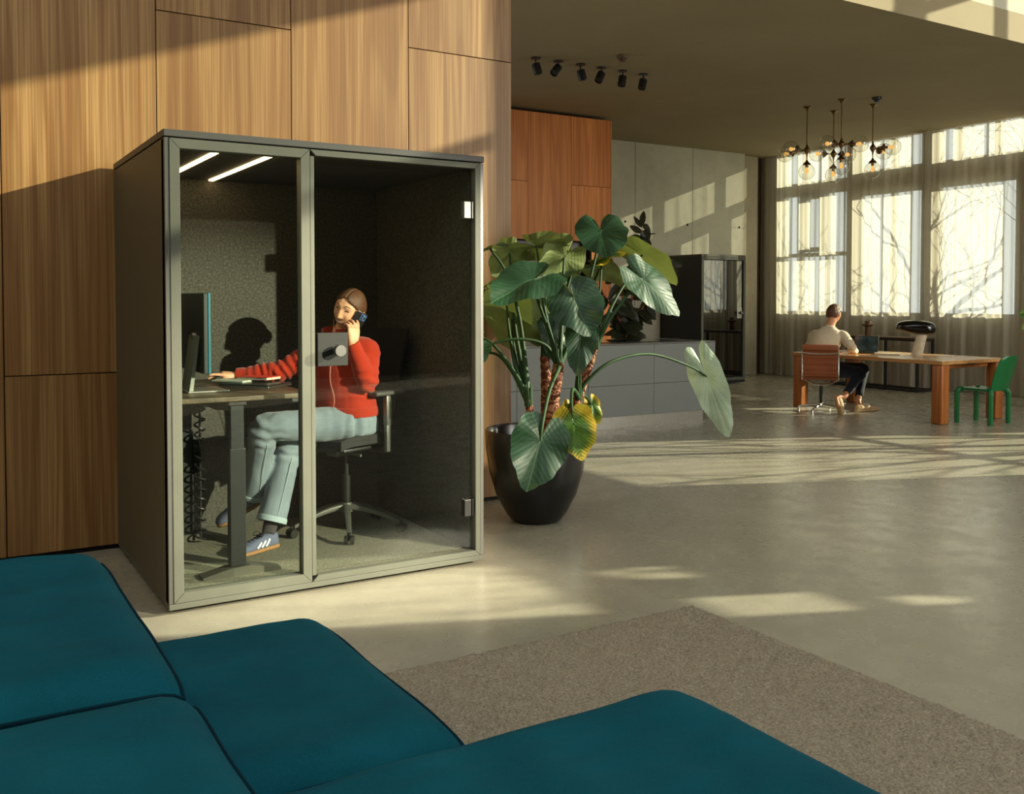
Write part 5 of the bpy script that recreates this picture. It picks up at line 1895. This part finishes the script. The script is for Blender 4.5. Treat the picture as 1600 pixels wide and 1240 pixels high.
torso(b_, [msec(0, .13, .11), msec(.5, .175, .13), msec(1, .17, .125), msec(2, .155, .11), msec(2.6, .175, .115), msec(3, .19, .115), msec(3.6, .17, .09), msec(4, .07, .06)])
mnt = MH @ V((0, -0.015, -0.07))
tube(b_, [tuple(mnk - V((0, 0, .04))) + (0.064,), tuple(mnk.lerp(mnt, .5)) + (0.057,), tuple(mnt) + (0.056,)], .05, 16, round_ends=True)
head_bm(b_, MH, True)
for sh_, el_, wr_ in ((msL, meL, mwL), (msR, meR, mwR)):
    tube(b_, [tuple(mnk.lerp(sh_, .6) - V((0, 0, .03))) + (0.055,), tuple(sh_) + (0.056,), tuple(sh_.lerp(el_, .5)) + (0.048,), tuple(el_) + (0.040,), tuple(el_.lerp(wr_, .35)) + (0.040,), tuple(wr_) + (0.028,)], .04, 14, round_ends=True, sub=4)
for hp, kn, an, hl, to in ((mhL, mkL, maL, mheL, mtoL), (mhR, mkR, maR, mheR, mtoR)):
    tube(b_, [tuple(hp) + (0.09,), tuple(hp.lerp(kn, .5)) + (0.078,), tuple(kn) + (0.058,), tuple(kn.lerp(an, .3)) + (0.054,), tuple(kn.lerp(an, .7)) + (0.042,), tuple(an) + (0.035,)], .05, 14, round_ends=True, sub=4)
    tube(b_, [tuple(an) + (0.035,), tuple(hl.lerp(to, .2) + V((0, 0, .05))) + (0.030,), tuple(hl.lerp(to, .7) + V((0, 0, .03))) + (0.02,)], .03, 10, round_ends=True)
hand(b_, mwR, V((0.55, 0.62, 0.02)), V((0, 0, 1)), V((-0.7, 0.6, 0)), [(.2, .35, .25)] * 2 + [(.28, .4, .3)] * 2)
hand(b_, mwL, V((0.85, -0.30, 0.02)), V((0, 0, 1)), V((-0.3, -0.9, 0)), [(.2, .35, .25)] * 2 + [(.28, .4, .3)] * 2)
b_ = remeshed(b_, 0.0055, 2, 0.5)
mbody = obj('body', b_, M['skin2'], mm, angle=180)
def ml(d):
    y, z, ax = d.y, d.z, abs(d.x)
    if y > 0.25:
        return z - (0.55 - 0.2 * max(0, ax - .3))
    if y > -0.30:
        return z - (0.24 + 0.9 * max(0, y - 0.05))
    return z - 0.24 + 0.72 * min(1.0, (-0.30 - y) * 5)
hair_cap(MH, ml, 0.015, M['hair2'], mbody, jitter=0.006)
b_ = B()
torso(b_, [msec(0.72, .18, .14, .012), msec(1, .178, .135, .012), msec(2, .165, .12, .014), msec(2.6, .18, .122, .014), msec(3, .193, .12, .014), msec(3.5, .172, .10, .012), msec(3.85, .10, .075, .01), msec(4, .068, .06, .01)])
for sh_, el_, wr_ in ((msL, meL, mwL), (msR, meR, mwR)):
    tube(b_, [tuple(mnk.lerp(sh_, .5) - V((0, 0, .05))) + (0.075,), tuple(sh_ - V((0, 0, .01))) + (0.074,), tuple(sh_.lerp(el_, .5)) + (0.064,), tuple(el_) + (0.056,), tuple(el_.lerp(wr_, .5)) + (0.050,), tuple(el_.lerp(wr_, .93)) + (0.036,)], .05, 16, sub=5)
b_ = remeshed(b_, 0.0075, 6, 0.6)
wrinkle(b_, 0.0045, 9, 5.0)
folds(b_, meR, meR - msR, 0.006, 0.05, 0.10, 1)
folds(b_, mwa, V((0, 0, 1)), 0.006, 0.07, 0.16, 2)
msw = obj('sweater', b_, M['beige_knit'], mbody, angle=180)
ring_band('collar', mnk + V((0.005, 0, 0.012)), mnt - mnk, 0.064, 0.022, M['beige_knit'], msw)
ring_band('cuff', meR.lerp(mwR, .90), mwR - meR, 0.037, 0.045, M['beige_knit'], msw)
ring_band('cuff', meL.lerp(mwL, .90), mwL - meL, 0.037, 0.045, M['beige_knit'], msw)
b_ = B()
torso(b_, [msec(0, .13, .11, .012), msec(.5, .178, .132, .01), msec(.95, .172, .128, .01), msec(1.2, .16, .115, .01)])
for hp, kn, an in ((mhL, mkL, maL), (mhR, mkR, maR)):
    tube(b_, [tuple(hp) + (0.104,), tuple(hp.lerp(kn, .4)) + (0.094,), tuple(hp.lerp(kn, .75)) + (0.080,), tuple(kn) + (0.070,), tuple(kn.lerp(an, .3)) + (0.064,), tuple(kn.lerp(an, .65)) + (0.056,), tuple(kn.lerp(an, .86)) + (0.052,)], .08, 18, sub=5)
b_ = remeshed(b_, 0.0075, 6, 0.6)
wrinkle(b_, 0.004, 8, 2.0)
folds(b_, mkR, maR - mkR, 0.006, 0.06, 0.10, 1)
obj('trousers', b_, M['navy'], mbody, angle=180)
M['tan'] = plain('tan_suede', srgb(188, 158, 116), 0.8)
M['tansole'] = plain('pale_sole', srgb(196, 164, 112), 0.6)
shoe(mheL, mtoL, V((0, 0, 1)), (M['tan'], M['tansole'], M['white'], M['white']), mbody, 1.05, 0, True)
shoe(mheR, mtoR, (maR - mheR.lerp(mtoR, .35)), (M['tan'], M['tansole'], M['white'], M['white']), mbody, 1.05, 0, True)
# ================================================================== plants
def leaf_mat(name, top0, top1, under0, under1, vein, rough=0.38, veins=9.0, trans=0.25, yellow=None):
    """both faces of a real leaf: glossy top with paler veins, paler matt underside"""
    t = NT(name)
    uv = t.n('ShaderNodeUVMap'); uv.uv_map = 'UVMap'
    sp = t.n('ShaderNodeSeparateXYZ'); t.l(uv.outputs[0], sp.inputs[0])
    x, y = sp.outputs[0], sp.outputs[1]           # leaf coordinates: along the midrib, across it
    ay = t.math('ABSOLUTE', y)
    # side veins leave the midrib slanting forward; behind the stalk they fan out
    ph = t.math('SUBTRACT', t.math('MULTIPLY', x, veins), t.math('MULTIPLY', ay, veins * 0.9))
    sw = t.n('ShaderNodeMath', operation='FRACT'); t.l(ph, sw.inputs[0])
    dv = t.math('ABSOLUTE', t.math('SUBTRACT', sw.outputs[0], 0.5))
    side = t.ramp(dv, [(0.0, (1, 1, 1, 1)), (0.09, (0, 0, 0, 1))])
    mid = t.ramp(ay, [(0.006, (1, 1, 1, 1)), (0.022, (0, 0, 0, 1))])
    vm = t.math('MAXIMUM', mid, t.math('MULTIPLY', side, 0.6))
    nz = t.noise(t.coords('Object'), 9, 4, 0.6)
    top = t.ramp(nz, [(0.3, top0), (0.7, top1)])
    if yellow:
        dx_ = t.math('SUBTRACT', x, 0.22)
        edge = t.math('ADD', t.math('SQRT', t.math('ADD', t.math('MULTIPLY', dx_, dx_), t.math('MULTIPLY', ay, t.math('MULTIPLY', ay, 1.5)))), t.math('MULTIPLY', dv, 0.35))
        top = t.mix(t.ramp(t.math('ADD', edge, t.math('MULTIPLY', nz, 0.4)), [(0.78, (0, 0, 0, 1)), (1.18, (1, 1, 1, 1))]), top, yellow)
    top = t.mix(t.math('MULTIPLY', vm, 0.28), top, vein)
    und = t.ramp(nz, [(0.3, under0), (0.7, under1)])
    und = t.mix(t.math('MULTIPLY', vm, 0.75), und, vein)
    geo = t.n('ShaderNodeNewGeometry')
    col = t.mix(geo.outputs['Backfacing'], top, und)
    hgt = t.math('ADD', t.math('MULTIPLY', dv, 0.8), t.math('MULTIPLY', vm, -0.3))
    nm = t.bump(hgt, 0.28, 0.005)
    rg = t.math('ADD', rough, t.math('MULTIPLY', geo.outputs['Backfacing'], 0.25))
    p = t.bsdf(col, rg, 0, 0.3, nm)
    tl = t.n('ShaderNodeBsdfTranslucent')
    t.l(t.mix(0.5, col, (0.35, 0.42, 0.06, 1)), tl.inputs['Color'])
    mx = t.n('ShaderNodeMixShader'); mx.inputs[0].default_value = trans
    t.l(p, mx.inputs[1]); t.l(tl.outputs[0], mx.inputs[2])
    return t.done(mx.outputs[0])
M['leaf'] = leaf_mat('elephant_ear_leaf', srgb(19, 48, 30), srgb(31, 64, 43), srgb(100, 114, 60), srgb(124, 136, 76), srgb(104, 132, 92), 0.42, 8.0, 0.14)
M['leaf_lit_pale'] = leaf_mat('elephant_ear_lit_pale', srgb(150, 170, 146), srgb(176, 192, 166), srgb(150, 160, 128), srgb(170, 178, 146), srgb(178, 194, 166), 0.45, 9.0, 0.12)  # silvery leaf, lightened further for light that no lamp gives it
M['leaf_mid'] = leaf_mat('elephant_ear_mid', srgb(38, 66, 46), srgb(50, 82, 58), srgb(100, 112, 60), srgb(120, 130, 74), srgb(140, 164, 130), 0.45, 8.0, 0.12)
M['leaf_yellow'] = leaf_mat('yellowing_leaf', srgb(52, 92, 30), srgb(84, 120, 36), srgb(150, 150, 50), srgb(170, 160, 60), srgb(40, 76, 30), 0.4, 9.0, 0.2, srgb(200, 170, 46))
M['petiole'] = plain('petiole', srgb(38, 66, 32), 0.62, 0.0, 0.3, var=0.2, vscale=10)

def obj_raw(name, bm, mat, parent):
    me = bpy.data.meshes.new(name)
    bmesh.ops.translate(bm, verts=bm.verts, vec=-origin_of(parent))
    bm.to_mesh(me); bm.free()
    me.materials.append(mat)
    me.shade_smooth()
    o = bpy.data.objects.new(name, me)
    COL.objects.link(o)
    o.parent = parent
    return o

RAD = [(0, 1.0), (8, .95), (18, .87), (32, .79), (50, .73), (70, .69), (90, .67), (110, .66), (130, .655), (148, .62), (160, .55), (168, .44), (174, .28), (178, .09)]
def rad(th):
    a = abs(math.degrees(th))
    for (a0, r0), (a1, r1) in zip(RAD, RAD[1:]):
        if a <= a1:
            k = (a - a0) / (a1 - a0)
            k = k * k * (3 - 2 * k)
            return r0 + (r1 - r0) * k
    return RAD[-1][1]

def elephant_leaf(parent, J, T, nrm, half_w, mat, seed, fold=0.16, droop=0.10, lobe=1.0, ripple=0.014):
    J, T = V(J), V(T)
    a = T - J
    L = a.length
    a.normalize()
    n = V(nrm); n = (n - a * n.dot(a)).normalized()
    b = n.cross(a)
    bm = B()
    uvl = bm.loops.layers.uv.new('UVMap')
    K, R_ = 72, 10
    wmax = max(rad(2 * PI * k / 200) * math.sin(2 * PI * k / 200) for k in range(100))
    sw = half_w / (wmax * L)
    pos = {}
    c = bm.verts.new(J)
    pos[c] = (0, 0)
    rings = []
    for r in range(1, R_ + 1):
        t = r / R_
        row = []
        for k in range(K + 1):
            th = -PI * 0.988 + 2 * PI * 0.988 * k / K
            q = rad(th) * t
            lx, ly = q * math.cos(th), q * math.sin(th)
            if lx < 0:
                lx *= lobe
            e = 1 + 0.025 * math.sin(th * 9 + seed) * t
            X_ = lx * L * e
            Y_ = ly * L * sw * e
            z = fold * abs(Y_) - (fold * 0.9) * Y_ * Y_ / half_w
            z -= droop * (X_ / L) ** 2 * L * (1 if X_ > 0 else 0.55)
            z += ripple * t * t * math.sin(th * 5 + seed * 1.7) + 0.0018 * t * math.sin(th * 19 + seed)
            z += 0.014 * mnoise.noise(V((X_ * 7 + seed, Y_ * 7, seed)))
            v = bm.verts.new(J + a * X_ + b * Y_ + n * z)
            pos[v] = (lx, ly)
            row.append(v)
        rings.append(row)
    fs = []
    for k in range(K):
        fs.append((c, rings[0][k], rings[0][k + 1]))
    for r0, r1 in zip(rings, rings[1:]):
        for k in range(K):
            fs.append((r0[k], r1[k], r1[k + 1], r0[k + 1]))
    for f in fs:
        fc = bm.faces.new(f)
        for lp in fc.loops:
            lp[uvl].uv = pos[lp.vert]
    return obj_raw('leaf', bm, mat, parent)

# the black pot
PC = V((2.50, 0.735, 0))
ep = thing('potted_elephant_ear', 'big elephant-ear plant in a round black pot beside the phone booth', 'potted plant', PC)
b_ = B()
lathe(b_, [(0, 0), (0.155, 0), (0.168, 0.012), (0.205, 0.06), (0.268, 0.18), (0.312, 0.33), (0.334, 0.48), (0.340, 0.585), (0.340, 0.604), (0.332, 0.610), (0.318, 0.608), (0.312, 0.598), (0.308, 0.54), (0.296, 0.50), (0, 0.50)], PC, 64)
pot = obj('pot', b_, plain('black_glazed_pot', srgb(20, 20, 20), 0.24, var=0.2, vscale=6), ep)
b_ = B()
lathe(b_, [(0, 0.525), (0.12, 0.522), (0.25, 0.515), (0.300, 0.503), (0.2955, 0.501), (0, 0.501)], PC, 40)
for v in b_.verts:
    if v.co.z > 0.51:
        v.co.z += 0.008 * mnoise.noise(v.co * 25)
obj('soil', b_, plain('dark_soil', srgb(38, 30, 24), 0.95, var=0.4, vscale=60), ep)

def bark_trunk():
    t = NT('ringed_trunk')
    v = t.coords()
    w = t.n('ShaderNodeTexWave'); w.bands_direction = 'Z'
    w.inputs['Scale'].default_value = 6.0; w.inputs['Distortion'].default_value = 12.0; w.inputs['Detail'].default_value = 3; w.inputs['Detail Scale'].default_value = 3.0
    t.l(v, w.inputs['Vector'])
    n1 = t.noise(v, 40, 4, 0.7)
    c = t.ramp(w.outputs['Fac'], [(0.10, srgb(92, 46, 26)), (0.4, srgb(140, 78, 48)), (0.9, srgb(176, 122, 90))])
    c = t.mix(t.ramp(n1, [(0.45, (0, 0, 0, 1)), (0.7, (0.7, 0.7, 0.7, 1))]), c, srgb(88, 48, 30))
    return t.done(t.bsdf(c, 0.75, 0, 0.3, t.bump(w.outputs['Fac'], 0.7, 0.012)))
M['trunk'] = bark_trunk()
def trunk(pts, label=None):
    b_ = B()
    P = spline(pts, 10)
    Q = []
    for k, p in enumerate(P):
        Q.append(p[:3] + (p[3] * (1 + 0.06 * math.sin(k * 2.1)),))
    tube(b_, Q, 0.03, 18)
    return obj('trunk', b_, M['trunk'], ep)
def P4(px, py, y, r):
    p = at(px, py, y)
    return (p.x, p.y, p.z, r)
def soil(px, y, r):
    p = at(px, 690, y)
    return (p.x, p.y, 0.49, r)
trunk([soil(829, 0.62, .030), P4(828, 655, .62, .026), P4(826, 622, .62, .024)])
trunk([soil(859, 0.66, .052), P4(862, 630, .66, .048), P4(869, 595, .66, .040), P4(873, 566, .66, .036)])
trunk([soil(853, 0.92, .040), P4(853, 600, .92, .035), P4(851, 556, .92, .032)])
trunk([soil(887, 0.76, .040), P4(896, 645, .76, .038), P4(906, 612, .76, .034), P4(922, 565, .74, .028), P4(931, 534, .72, .024)])
CR = {'A': at(826, 622, .62), 'B': at(873, 566, .66), 'C': at(851, 556, .92), 'D': at(904, 615, .75), 'E': at(931, 534, .72)}
def petiole(crown, mids, J, r0=0.014, r1=0.007):
    c = CR[crown]
    b_ = B()
    pts = [tuple(c - V((0, 0, 0.03))) + (r0 * 1.5,)]
    seq = [V(m) for m in mids] + [V(J)]
    for k, m in enumerate(seq):
        t = (k + 1) / len(seq)
        pts.append(tuple(m) + (r0 * (1 - t) + r1 * t,))
    tube(b_, pts, r0, 10, sub=8, round_ends=True)
    return obj('petiole', b_, M['petiole'], ep)

CD = V((-0.50, -0.86, 0.02)); RD = V((0.853, -0.521, 0)); UP = V((0, 0, 1))
def nv(a, b, c):
    return CD * a + UP * b + RD * c
#      J px,py,Y        T px,py,Y       half  normal            mat      crown mids                       fold droop
LEAVES = [
    ((939, 360, .78), (948, 402, .56), .185, nv(.70, .75, 0), 'leaf', 'B', [(905, 500, .72), (926, 420, .76)], .24, .05),
    ((838, 384, .98), (892, 404, 1.06), .165, nv(-.35, .9, -.35), 'leaf', 'B', [(852, 490, .82), (844, 425, .93)], .12, .25),
    ((797, 396, 1.10), (766, 428, 1.18), .120, nv(-.55, .7, .45), 'leaf', 'A', [(806, 520, .85), (800, 440, 1.0)], .12, .20),
    ((766, 388, 1.00), (812, 376, .84), .105, nv(.12, 1, 0), 'leaf', 'A', [(812, 500, .8), (790, 425, .94)], .20, .10),
    ((834, 436, .50), (768, 466, .40), .180, nv(.72, .74, .05), 'leaf', 'B', [(858, 520, .58), (838, 462, .53)], .24, .10),
    ((882, 402, .92), (842, 450, 1.00), .175, nv(-.55, .75, .30), 'leaf', 'B', [(878, 500, .76), (880, 430, .88)], .14, .15),
    ((895, 423, .95), (846, 437, .85), .150, nv(-.16, 1, .10), 'leaf', 'C', [(872, 500, .94), (889, 440, .95)], .20, .10),
    ((897, 467, .42), (924, 524, .30), .190, nv(.86, .48, .10), 'leaf', 'D', [(905, 570, .60), (900, 505, .50)], .16, .06),
    ((1003, 398, .90), (1062, 438, .82), .170, nv(-.42, .85, .22), 'leaf', 'E', [(955, 480, .78), (984, 430, .86)], .12, .18),
    ((1006, 438, .62), (1065, 492, .50), .160, nv(.76, .55, .22), 'leaf_mid', 'E', [(952, 500, .68), (985, 455, .64)], .18, .08),
    ((936, 420, 1.00), (980, 440, 1.05), .115, nv(-.55, .8, -.10), 'leaf', 'C', [(900, 500, .95), (928, 440, .98)], .12, .15),
    ((940, 408, .92), (976, 391, .92), .060, nv(.30, .85, -.30), 'leaf_yellow', 'E', [(936, 470, .82)], .30, .10),
    ((792, 478, .92), (806, 549, .98), .170, nv(-.85, .35, .25), 'leaf', 'A', [(806, 575, .72), (796, 520, .84)], .12, .08),
    ((851, 470, 1.02), (836, 545, .98), .165, nv(-.80, .45, -.05), 'leaf', 'C', [(852, 510, .97)], .12, .08),
    ((908, 524, .44), (902, 587, .38), .105, nv(.92, .25, .15), 'leaf', 'D', [(902, 590, .64), (910, 548, .52)], .26, .05),
    ((897, 662, .34), (909, 719, .27), .140, nv(.96, .12, .12), 'leaf_yellow', 'D', [(895, 608, .62), (893, 630, .45)], .10, .03),
    ((845, 688, .32), (824, 767, .26), .180, nv(.92, .25, .15), 'leaf', 'B', [(872, 578, .56), (858, 612, .40), (848, 660, .33)], .16, .05),
    ((1104, 588, .72), (1141, 685, .60), .128, nv(.92, .20, -.15), 'leaf_lit_pale', 'D', [(915, 598, .72), (955, 565, .68), (1015, 553, .70), (1075, 571, .73)], .20, .05),
    ((792, 450, 1.05), (752, 444, 1.15), .130, nv(-.35, .9, .1), 'leaf', 'A', [(805, 560, .8), (800, 490, .95)], .16, .15),
    ((925, 632, .86), (936, 662, .82), .060, nv(.85, .4, .2), 'leaf_yellow', 'D', [(914, 618, .80)], .2, .05),
    ((887, 640, .86), (878, 668, .84), .055, nv(.85, .4, -.3), 'leaf_yellow', 'D', [(895, 622, .80)], .2, .05),
    ((862, 522, .90), (880, 578, .86), .100, nv(.80, .45, .3), 'leaf', 'C', [(856, 538, .92)], .2, .08),
    ((742, 545, .78), (722, 575, .72), .110, nv(.7, .7, 0), 'leaf', 'B', [(850, 538, .66), (800, 530, .70)], .16, .10),
    ((744, 552, .95), (722, 560, 1.02), .110, nv(.2, .9, 0), 'leaf', 'A', [(800, 580, .72), (775, 553, .84)], .16, .10),
    ((742, 520, .90), (716, 530, .95), .110, nv(.2, .9, 0), 'leaf', 'A', [(808, 588, .68), (772, 540, .80)], .16, .10),
]
for k, (J, T, hw, n_, m_, cr, mids, fo, dr_) in enumerate(LEAVES):
    j, t_ = at(*J), at(*T)
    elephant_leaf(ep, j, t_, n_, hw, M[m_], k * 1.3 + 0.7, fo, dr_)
    petiole(cr, [at(*m) for m in mids], j - V(n_).normalized() * 0.004, 0.015 if k not in (11, 19, 20) else 0.008)
# sheaths round the crowns
for k_ in CR:
    b_ = B()
    c = CR[k_]
    for q in range(5):
        t_ = 2 * PI * q / 5
        d = V((math.cos(t_), math.sin(t_), 0))
        tube(b_, [tuple(c - V((0, 0, .05)) + d * .012) + (.016,), tuple(c + V((0, 0, .02)) + d * .014) + (.014,), tuple(c + V((0, 0, .09)) + d * .02) + (.004,)], .01, 8, sub=3)
    obj('sheath', b_, M['petiole'], ep)

# ------------------------------------------------------------------ rubber plant behind the island
M['ficus'] = leaf_mat('rubber_leaf', srgb(30, 34, 24), srgb(44, 48, 34), srgb(78, 66, 44), srgb(92, 80, 54), srgb(90, 92, 64), 0.30, 14, 0.10)
M['redstem'] = plain('red_brown_stem', srgb(150, 78, 48), 0.6, var=0.2)
fp = thing('rubber_plant', 'dark-leaved rubber plant with reddish stems standing behind the kitchen island', 'potted plant', (6.95, 5.42, 0))
b_ = B()
lathe(b_, [(0, 0), (0.15, 0), (0.2, 0.42), (0.2, 0.44), (0.18, 0.44), (0.175, 0.40), (0, 0.40)], (6.95, 5.42, 0), 32)
obj('pot', b_, M['stone'], fp)
def oval_leaf(parent, p, d, n, L, w, mat):
    d = V(d).normalized(); n = V(n); n = (n - d * n.dot(d)).normalized(); b = n.cross(d)
    bm = B()
    uvl = bm.loops.layers.uv.new('UVMap')
    N, K = 12, 6
    g = []
    pos = {}
    for j in range(N + 1):
        t = j / N
        hw = w * math.sin(PI * min(1, t ** 0.85)) ** 0.75 + 0.0005
        row = []
        for i in range(K + 1):
            u = i / K * 2 - 1
            q = p + d * (L * t) + b * (hw * u) + n * (0.22 * abs(u) * hw - 0.10 * L * t * t)
            v = bm.verts.new(q)
            pos[v] = (t, u * hw / L)
            row.append(v)
        g.append(row)
    for j in range(N):
        for i in range(K):
            fc = bm.faces.new((g[j][i], g[j + 1][i], g[j + 1][i + 1], g[j][i + 1]))
            for lp in fc.loops:
                lp[uvl].uv = pos[lp.vert]
    return obj_raw('leaf', bm, mat, parent)
rnd = random.Random(4)
STEMS = [
    [(978, 536, 5.40), (974, 480, 5.40), (968, 430, 5.35), (950, 395, 5.30)],
    [(982, 536, 5.44), (985, 480, 5.45), (995, 430, 5.45), (1003, 385, 5.45), (1003, 352, 5.45)],
    [(984, 536, 5.42), (992, 500, 5.42), (1015, 465, 5.40), (1035, 430, 5.35), (1050, 405, 5.30)],
    [(980, 536, 5.38), (968, 500, 5.32), (950, 470, 5.25), (938, 450, 5.2)],
]
for st in STEMS:
    pts = [at(*q) for q in st]
    root = V((6.95, 5.42, 0.40))
    b_ = B()
    P = [tuple(root) + (.020,)] + [tuple(p) + (.018 - .0035 * k,) for k, p in enumerate(pts)]
    tube(b_, P, .015, 10, sub=6, round_ends=True)
    obj('stem', b_, M['redstem'], fp)
    q = spline([tuple(p) for p in pts], 8)
    tot = len(q)
    for k in range(2, tot, 2):
        for rep in range(2 if k < tot - 6 else 1):
            p = V(q[k])
            az = rnd.uniform(0, 2 * PI)
            d = RD * rnd.choice((-1, 1)) * rnd.uniform(.3, 1) + UP * rnd.uniform(-1.1, 0.2) + CD * rnd.uniform(-.5, .6)
            oval_leaf(fp, p, d, CD * rnd.uniform(.2, 1) + UP * rnd.uniform(.2, .9) + RD * rnd.gauss(0, .5), rnd.uniform(.22, .30) if k < tot - 4 else .17, rnd.uniform(.060, .080), M['ficus'])
top_ = at(1003, 352, 5.45)
for dx, dz, ln, w_, yo in ((0.10, 0.9, .20, .042, 0), (-0.55, 0.75, .19, .030, -.03), (-0.75, 0.45, .19, .042, -.10), (1.0, 0.08, .2, .012, -.12)):
    oval_leaf(fp, top_ + UP * yo, RD * dx + UP * dz, CD + UP * .2 + RD * -.3, ln, w_, M['ficus'])

# ------------------------------------------------------------------ the plant whose leaves poke in at the right edge
rp = thing('potted_plant', 'green leafy plant, only its leaf tips poking in at the right edge by the curtain', 'potted plant', (11.75, 2.45, 0))
b_ = B()
lathe(b_, [(0, 0), (0.16, 0), (0.2, 0.5), (0.2, 0.53), (0.18, 0.53), (0.17, 0.48), (0, 0.48)], (11.75, 2.45, 0), 28)
obj('pot', b_, M['black'], rp)
M['greenleaf'] = leaf_mat('green_leaf', srgb(40, 92, 40), srgb(62, 118, 52), srgb(86, 122, 60), srgb(100, 136, 70), srgb(120, 150, 90), 0.4, 12, 0.3)
for k in range(7):
    az = 2 * PI * k / 7 + 0.3
    h = 1.0 + 0.12 * (k % 3)
    e_ = V((11.75 + 0.10 * math.cos(az), 2.45 + 0.16 * math.sin(az), h))
    b_ = B(); tube(b_, [(11.75, 2.45, 0.47, .012), ((11.75 + e_.x) / 2, (2.45 + e_.y) / 2, 0.8, .009), tuple(e_) + (.006,)], .01, 8, sub=5)
    obj('stem', b_, M['petiole'], rp)
    for q in range(4):
        a2 = az + (q - 1.5) * 0.8
        oval_leaf(rp, e_ + V((0, 0, -0.08 * q)), V((math.cos(a2), math.sin(a2), 0.2)), UP, .17, .05, M['greenleaf'])
for (px, py, dz) in ((1605, 487, -.1), (1606, 505, -.7), (1604, 497, .3)):
    p = at(px + 4, py, 2.62)
    oval_leaf(rp, p, RD * -1 + UP * dz, CD + UP * .6, .13, .045, M['greenleaf'])
    b_ = B(); tube(b_, [(11.75, 2.45, 0.9, .008), tuple(p) + (.004,)], .006, 6); obj('stem', b_, M['petiole'], rp)
